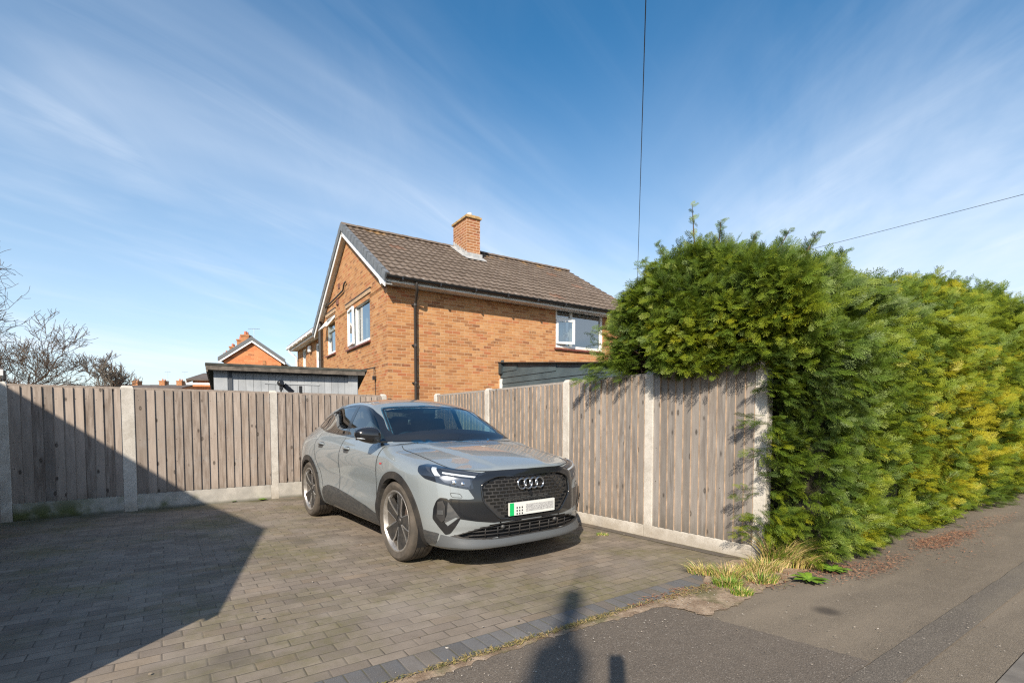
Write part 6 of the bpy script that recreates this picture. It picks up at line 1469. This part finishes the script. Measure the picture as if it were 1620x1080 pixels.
    on_lamp('lamp_inner',[(-.800,.897),(-.822,.900),(-.832,.86),(-.822,.83)],D['ledgrey'])
    on_lamp('lamp_inner',[(-.58,.806),(-.66,.816),(-.765,.836),(-.79,.822),(-.762,.782),(-.690,.757),(-.600,.740),(-.580,.762)],D['ledgrey'],.0052)
    for o,s in zip(lamps,(1,-1)):
        for yy,zz,rr in ((-.70,.782,.020),(-.64,.770,.016)):
            pj=MB()
            p=fpts([(yy,zz)])[0]; g=grad(p[None])[0]; M=Matrix.Translation(Vector(p+g*.006)*1)@Vector(g).to_track_quat('Z','Y').to_matrix().to_4x4()
            pj.lathe([(0,.004),(rr*.6,.003),(rr,0.0)],14,M)
            ob=pj.build('projector',D['chrome'],o,smooth=True)
            if s<0: ob.scale=(1,-1,1)
    # side intakes: black triangle with a grey inner wedge and a vertical blade
    tri=[(-.755,.652),(-.800,.658),(-.822,.630),(-.838,.570),(-.842,.480),(-.765,.345),(-.735,.352),(-.70,.42),(-.665,.492)]
    t3=toC(fpts(tri)); ints=patch('air_intake',round_poly(t3,.012,2),famC,D['gloss'],car,sp=.018,off=.0045,skirt=.02,mirror='both')
    def on_int(nm,poly,mat,off):
        c=toC(fpts(poly))
        for o,mm in zip(ints,(None,'L')): patch(nm,c,famC,mat,o,sp=.015,off=off,skirt=.004,mirror=mm)
    on_int('intake_wedge',[(-.752,.625),(-.675,.492),(-.755,.418),(-.778,.465),(-.760,.515)],D['clad'],.007)
    on_int('intake_wedge',[(-.705,.492),(-.688,.488),(-.752,.425),(-.770,.447)],D['paint'],.010)
    on_int('intake_blade',[(-.812,.625),(-.782,.632),(-.768,.585),(-.772,.475),(-.790,.455),(-.818,.50)],D['plastic'],.016)
    on_int('intake_sensor',[(-.812,.555),(-.78,.555),(-.78,.52),(-.812,.52)],D['clad'],.022)
    # lower intake
    lg=patch('lower_grille',LG,famF,D['dark'],car,sp=.02,off=-.045,skirt=0)[0]
    l3=famF(LG[:,0],LG[:,1]); ln=grad(l3); n=len(LG); rec=MB(); rec.add([p+q*.004 for p,q in zip(l3,ln)]+[p-q*.05 for p,q in zip(l3,ln)],[(k,(k+1)%n,n+(k+1)%n,n+k) for k in range(n)]); rec.build('intake_wall',D['plastic'],lg)
    bars=MB()
    for zz,h_ in ((.388,.007),(.358,.007),(.328,.006)):
        ysb=np.linspace(-.60,.60,31); p=famF(ysb,np.full(31,zz)); ok=inpoly(np.stack([ysb,np.full(31,zz)],1),LG)
        q_=[a for a,k in zip(p,ok) if k]; bars.tube([(a[0]-.018,a[1],a[2]) for a in q_],h_,6)
    for yy in np.arange(-.46,.47,.115):
        p=famF(np.array([yy,yy]),np.array([.305,.405])); 
        bars.tube([(a[0]-.022,a[1],a[2]) for a in p],.006,6)
    bars.build('grille_bar',D['plastic'],lg,smooth=True)
    for yy in (-.30,.30):
        sen=MB(); p=famF(np.array([yy]),np.array([.385]))[0]; sen.lathe([(0,.012),(.017,.010),(.02,-.02)],14,Matrix.Translation(Vector(p)-Vector((.008,0,0)))@Matrix.Rotation(R(90),4,'Y'))
        sen.build('parking_sensor',D['clad'],lg,smooth=True)
    # black trim lip above lower intake + grey splitter lip below + dark corner
    trimb=[(-.735,.332),(-.50,.398),(-.33,.424),(.33,.424),(.50,.398),(.735,.332),(.65,.310),(.42,.289),(-.42,.289),(-.65,.310)]
    patch('intake_trim',trimb,famF,D['plastic'],car,sp=.02,off=.004,holes=[LG],skirt=.01)
    lip=[(-.79,.345),(-.65,.308),(-.42,.287),(.42,.287),(.65,.308),(.79,.345),(.80,.262),(.60,.234),(0,.226),(-.60,.234),(-.80,.262)]
    lc=toC(fpts(resample(lip,.06))); patch('front_splitter',lc,famC,D['lipgrey'],car,sp=.015,off=.012,skirt=.03,offs=lambda P: .010+.022*np.exp(-((P[:,2]-.255)/.022)**2))
    cor=np.array([(.30,-.0)])
    cx_=[(.405,.375),(.50,.365),(.62,.352),(.70,.345),(.70,.268),(.55,.258),(.42,.262)]
    def sidept(L): L=np.array(L); return famS(L[:,0],L[:,1])
    pc_=[(.39,.385),(.47,.372),(.56,.362),(.56,.262),(.45,.255),(.41,.262)]
    c=toC(np.concatenate([sidept(pc_[:3]),fpts([(-.80,.352),(-.80,.262)]),sidept(pc_[4:])]))
    patch('splitter_corner',c,famC,D['clad'],car,sp=.018,off=.008,skirt=.01,mirror='both')
    # headlamp washer cover, tow cover outlines
    for poly in ([(-.735,.698),(-.665,.688),(-.650,.655),(-.725,.662)],):
        P_=resample(round_poly(poly,.012,3),.01); P_=np.vstack([P_,P_[:1]])
        for k_ in (1,-1):
            g2=MB(); ribbon(g2,P_*np.array([k_,1]),famF,w=.004,off=.0015,sp=.01,mirror=False); g2.build('washer_cover',D['gap'],car)
    bd=patch('wing_badge',[(-.355,.890),(-.300,.893),(-.300,.878),(-.355,.875)],famS,D['badge'],car,sp=.01,off=.003,skirt=0,mirror='both')
    # underbody tray
    ub=MB(); ub.box((-1.4,0,.235),(3.9,1.45,.03)); ub.build('underbody',D['dark'],car)
    # rear lamps, rear bumper insert
    rl=[(-.78,.93),(-.80,1.0),(-.5,1.035),(0,1.04),(.5,1.035),(.80,1.0),(.78,.93),(.5,.985),(0,.995),(-.5,.985)]
    patch('rear_light',rl,famB,D['red'],car,sp=.03,off=.004,skirt=.008)
    patch('rear_diffuser',[(-.74,.25),(-.76,.42),(.76,.42),(.74,.25)],famB,D['plastic'],car,sp=.04,off=.006,skirt=.01)
    # ------------------------------------------------ door mirrors
    for s in (1,):
        mb=MB(); k=np.array([1,-s,1])
        # head: superellipsoid shaped shell, wide side facing forward
        vs=[];nu,nv=22,14
        for a in range(nu):
            for b_ in range(nv+1):
                u=2*math.pi*a/nu; v=-math.pi/2+math.pi*b_/nv
                cu,su,cv,sv=math.cos(u),math.sin(u),math.cos(v),math.sin(v)
                sp_=lambda t,e: math.copysign(abs(t)**e,t)
                x=.062*sp_(cv,.7)*sp_(cu,.8); y=.122*sp_(cv,.75)*sp_(su,.75); z=.078*sp_(sv,.8)
                z*=(1-.25*(y/.122)); x+= .03*(1-(y/.122)) -.05*(z/.078)**2*.4; z+=.012*(y/.122)
                if x<-.045: x=-.045
                vs.append((-.50+x,-(.985+y)*s,1.155+z))
        fs=[((a*(nv+1)+b_),((a+1)%nu*(nv+1)+b_),((a+1)%nu*(nv+1)+b_+1),(a*(nv+1)+b_+1)) for a in range(nu) for b_ in range(nv)]
        mb.add(vs,fs if s<0 else [f[::-1] for f in fs]); mo=mb.build('door_mirror',D['gloss'],car,smooth=True)
        ar=MB(); ar.hexa([(-.56,-.80*s,1.075),(-.42,-.80*s,1.075),(-.56,-1.0*s,1.085),(-.45,-1.0*s,1.085),(-.56,-.80*s,1.10),(-.42,-.80*s,1.098),(-.56,-1.0*s,1.112),(-.45,-1.0*s,1.108)]); ar.build('mirror_foot',D['gloss'],mo,bevel=.006)
        it=MB(); it.tube([(-.428,-.90*s,1.115),(-.425,-.98*s,1.118),(-.445,-1.06*s,1.124),(-.47,-1.095*s,1.128)],[.006,.007,.006,.004],6); it.build('indicator_strip',D['strip'],mo,smooth=True)
        mg=MB(); mg.box((-.5475,-.99*s,1.158),(.004,.18,.105)); mg.build('mirror_glass',D['chrome'],mo,bevel=.02)
    # ------------------------------------------------ cabin
    cab=MB(); cab.box((-1.75,0,.55),(2.9,1.5,.06)); cab.box((-3.0,0,.85),(.06,1.4,.55)); 
    for s in (1,-1): cab.box((-1.6,s*.77,.80),(2.4,.06,.50))
    cab.build('cabin_floor',D['trim'],car)
    ds=MB(); ds.hexa([(-.30,-.72,.70),(-.30,.72,.70),(-.85,-.70,.70),(-.85,.70,.70),(-.34,-.70,1.045),(-.34,.70,1.045),(-.82,-.66,1.03),(-.82,.66,1.03)][0:0] or [(-.85,-.70,.70),(-.32,-.70,.70),(-.85,.70,.70),(-.32,.70,.70),(-.80,-.68,1.02),(-.36,-.68,1.035),(-.80,.68,1.02),(-.36,.68,1.035)])
    ds.box((-.72,-.37,1.045),(.16,.34,.05)); ds.build('dashboard',D['trim'],car,bevel=.02)
    sw=MB(); t=np.linspace(0,2*math.pi,29); M=Matrix.Translation((-.93,-.37,1.00))@Matrix.Rotation(R(-65),4,'Y')
    sw.tube([M@Vector((.18*math.cos(a),.18*math.sin(a),0)) for a in t],.016,8,cap=False); sw.box((-.93,-.37,1.0),(.05,.15,.10)); sw.box((-.93,-.37,.99),(.02,.34,.03)); sw.build('steering_wheel',D['trim'],car,smooth=False,auto=40)
    for yy in (-.37,.37):
        st_=MB(); st_.box((-1.45,yy,.70),(.52,.50,.16)); st_.box((-1.74,yy,1.02),(.14,.48,.62),rot=Matrix.Rotation(R(-12),3,'Y')); so=st_.build('front_seat',D['seat'],car,bevel=.05,seg=3)
        hr=MB(); hr.box((-1.84,yy,1.40),(.10,.26,.17),rot=Matrix.Rotation(R(-8),3,'Y')); hr.build('headrest',D['seat'],so,bevel=.04,seg=3)
    rs=MB(); rs.box((-2.35,0,.70),(.5,1.3,.16)); rs.box((-2.66,0,.98),(.14,1.3,.52),rot=Matrix.Rotation(R(-18),3,'Y')); ro=rs.build('rear_seat',D['seat'],car,bevel=.05,seg=3)
    for yy in (-.42,.42):
        hr=MB(); hr.box((-2.78,yy,1.29),(.09,.26,.14)); hr.build('headrest',D['seat'],ro,bevel=.035,seg=3)
    rf=MB(); X_=np.linspace(-2.7,-1.35,14)
    vs=[];
    for x in X_:
        for y in np.linspace(-.52,.52,9): vs.append((x,y,float(Ftop(np.array([x]),np.array([abs(y)]))[0])-.05))
    rf.add(vs,[(a*9+b_,a*9+b_+1,(a+1)*9+b_+1,(a+1)*9+b_) for a in range(13) for b_ in range(8)]); rf.build('roof_lining',D['trim'],car,smooth=True)
    # ------------------------------------------------ wheels
    def wheel(x,s,steer):
        w=empty('wheel',(x,-.80*s,WZ)); w.parent=car; w.rotation_euler=(0,0,(0 if s>0 else math.pi)+steer)
        # local: outer face looks to -y
        Rm=Matrix.Rotation(R(90),4,'X')   # local z -> -y  (outer)
        ty=MB(); wd=.122
        prof=[(.283,-wd+.012),(.300,-wd-.002),(.335,-wd-.006),(.356,-wd+.006),(.3665,-wd+.022)]
        for g in (-.060,-.022,.020,.060): prof+=[(.3705,g-.010),(.3705,g-.006),(.3635,g-.0045),(.3635,g+.0045),(.3705,g+.006)]
        prof+=[(.3665,wd-.022),(.356,wd-.006),(.335,wd+.006),(.300,wd+.002),(.283,wd-.012)]
        ty.lathe(prof,72,Rm); tyo=ty.build('tyre',D['tyre'],w,auto=35)
        rb=MB(); rb.lathe([(.284,.098),(.2885,.112),(.283,.118),(.272,.116),(.262,.100),(.254,.080)],72,Rm); rb.build('rim',D['silver'],w,auto=40); rb=MB(); rb.lathe([(.254,.080),(.250,.06),(.245,-.02),(.248,-.10),(.283,-.112)],72,Rm); rb.build('rim_barrel',D['barrel'],w,auto=40)
        inn=MB(); inn.lathe([(.0,.005),(.245,.005)],48,Rm); inn.build('wheel_back',D['dark'],w)
        dc=MB(); dc.lathe([(.06,.035),(.185,.035),(.185,.020),(.06,.020)],48,Rm); dc.box((.13,-.03,.03),(.10,.07,.17),rot=Matrix.Rotation(R(15),3,'Y')); dc.build('brake_disc',D['disc'],w,auto=40)
        sp=MB(); ed=MB()
        for k in range(5):
            A=Matrix.Rotation(2*math.pi*k/5+R(8),4,'Z')
            # twisted dark blade: narrow at hub, wide at rim; local x=radial, y=tangential, z=outward
            def Pm(r,t,z): return Rm@(A@Vector((r,t,z)))
            pr=[(.050,-.036,.034,.078,.082),(.11,-.052,.044,.092,.080),(.18,-.074,.058,.104,.078),(.235,-.090,.064,.108,.082),(.264,-.094,.060,.104,.088)]
            top=[];bot=[]
            vs=[]
            for r,t0,t1,z0,z1 in pr: vs+=[Pm(r,t0,z0),Pm(r,t1,z1),Pm(r,t1,z1-.045),Pm(r,t0,z0-.055)]
            fs=[]
            for q in range(len(pr)-1):
                a=q*4
                for e in range(4): fs.append((a+e,a+(e+1)%4,a+4+(e+1)%4,a+4+e))
            fs+=[(3,2,1,0),tuple(4*(len(pr)-1)+e for e in range(4))]
            sp.add(vs,fs)
            # bright machined edge on the leading side
            for (ta,wa) in ((0,.010),(1,.006)):
                vs=[]
                for r,t0,t1,z0,z1 in pr:
                    t=t0 if ta==0 else t1; z=(z0 if ta==0 else z1)+.0025; dr=wa*(1+.6*(r/.26)); sg_=1 if ta==0 else -1
                    vs+=[Pm(r,t-sg_*.001,z),Pm(r,t+sg_*dr,z+ (z1-z0)/(t1-t0)*sg_*dr*(1) if ta==0 else z),Pm(r,t-sg_*.001,z-.010)]
                fs=[]
                for q in range(len(pr)-1):
                    a=q*3; fs+=[(a,a+1,a+4,a+3),(a+2,a,a+3,a+5)]
                ed.add(vs,fs)
        spo=sp.build('spoke',D['graph'],w,auto=30); ed.build('spoke_edge',D['edge'],spo,auto=30)
        hb=MB(); hb.lathe([(0,.086),(.030,.086),(.034,.080),(.058,.074),(.066,.050)],32,Rm); hb.build('hub_cap',D['graph'],w,auto=30)
        nb=MB()
        for k in range(5):
            a=2*math.pi*k/5+R(44); nb.lathe([(0,.080),(.009,.080),(.010,.06)],8,Rm@Matrix.Translation((.052*math.cos(a),.052*math.sin(a),0)))
        nb.build('wheel_bolt',D['dark'],w,auto=30)
    for x in (WF,WR):
        for s in (1,-1): wheel(x,s,R(0))
    return car
build_car()
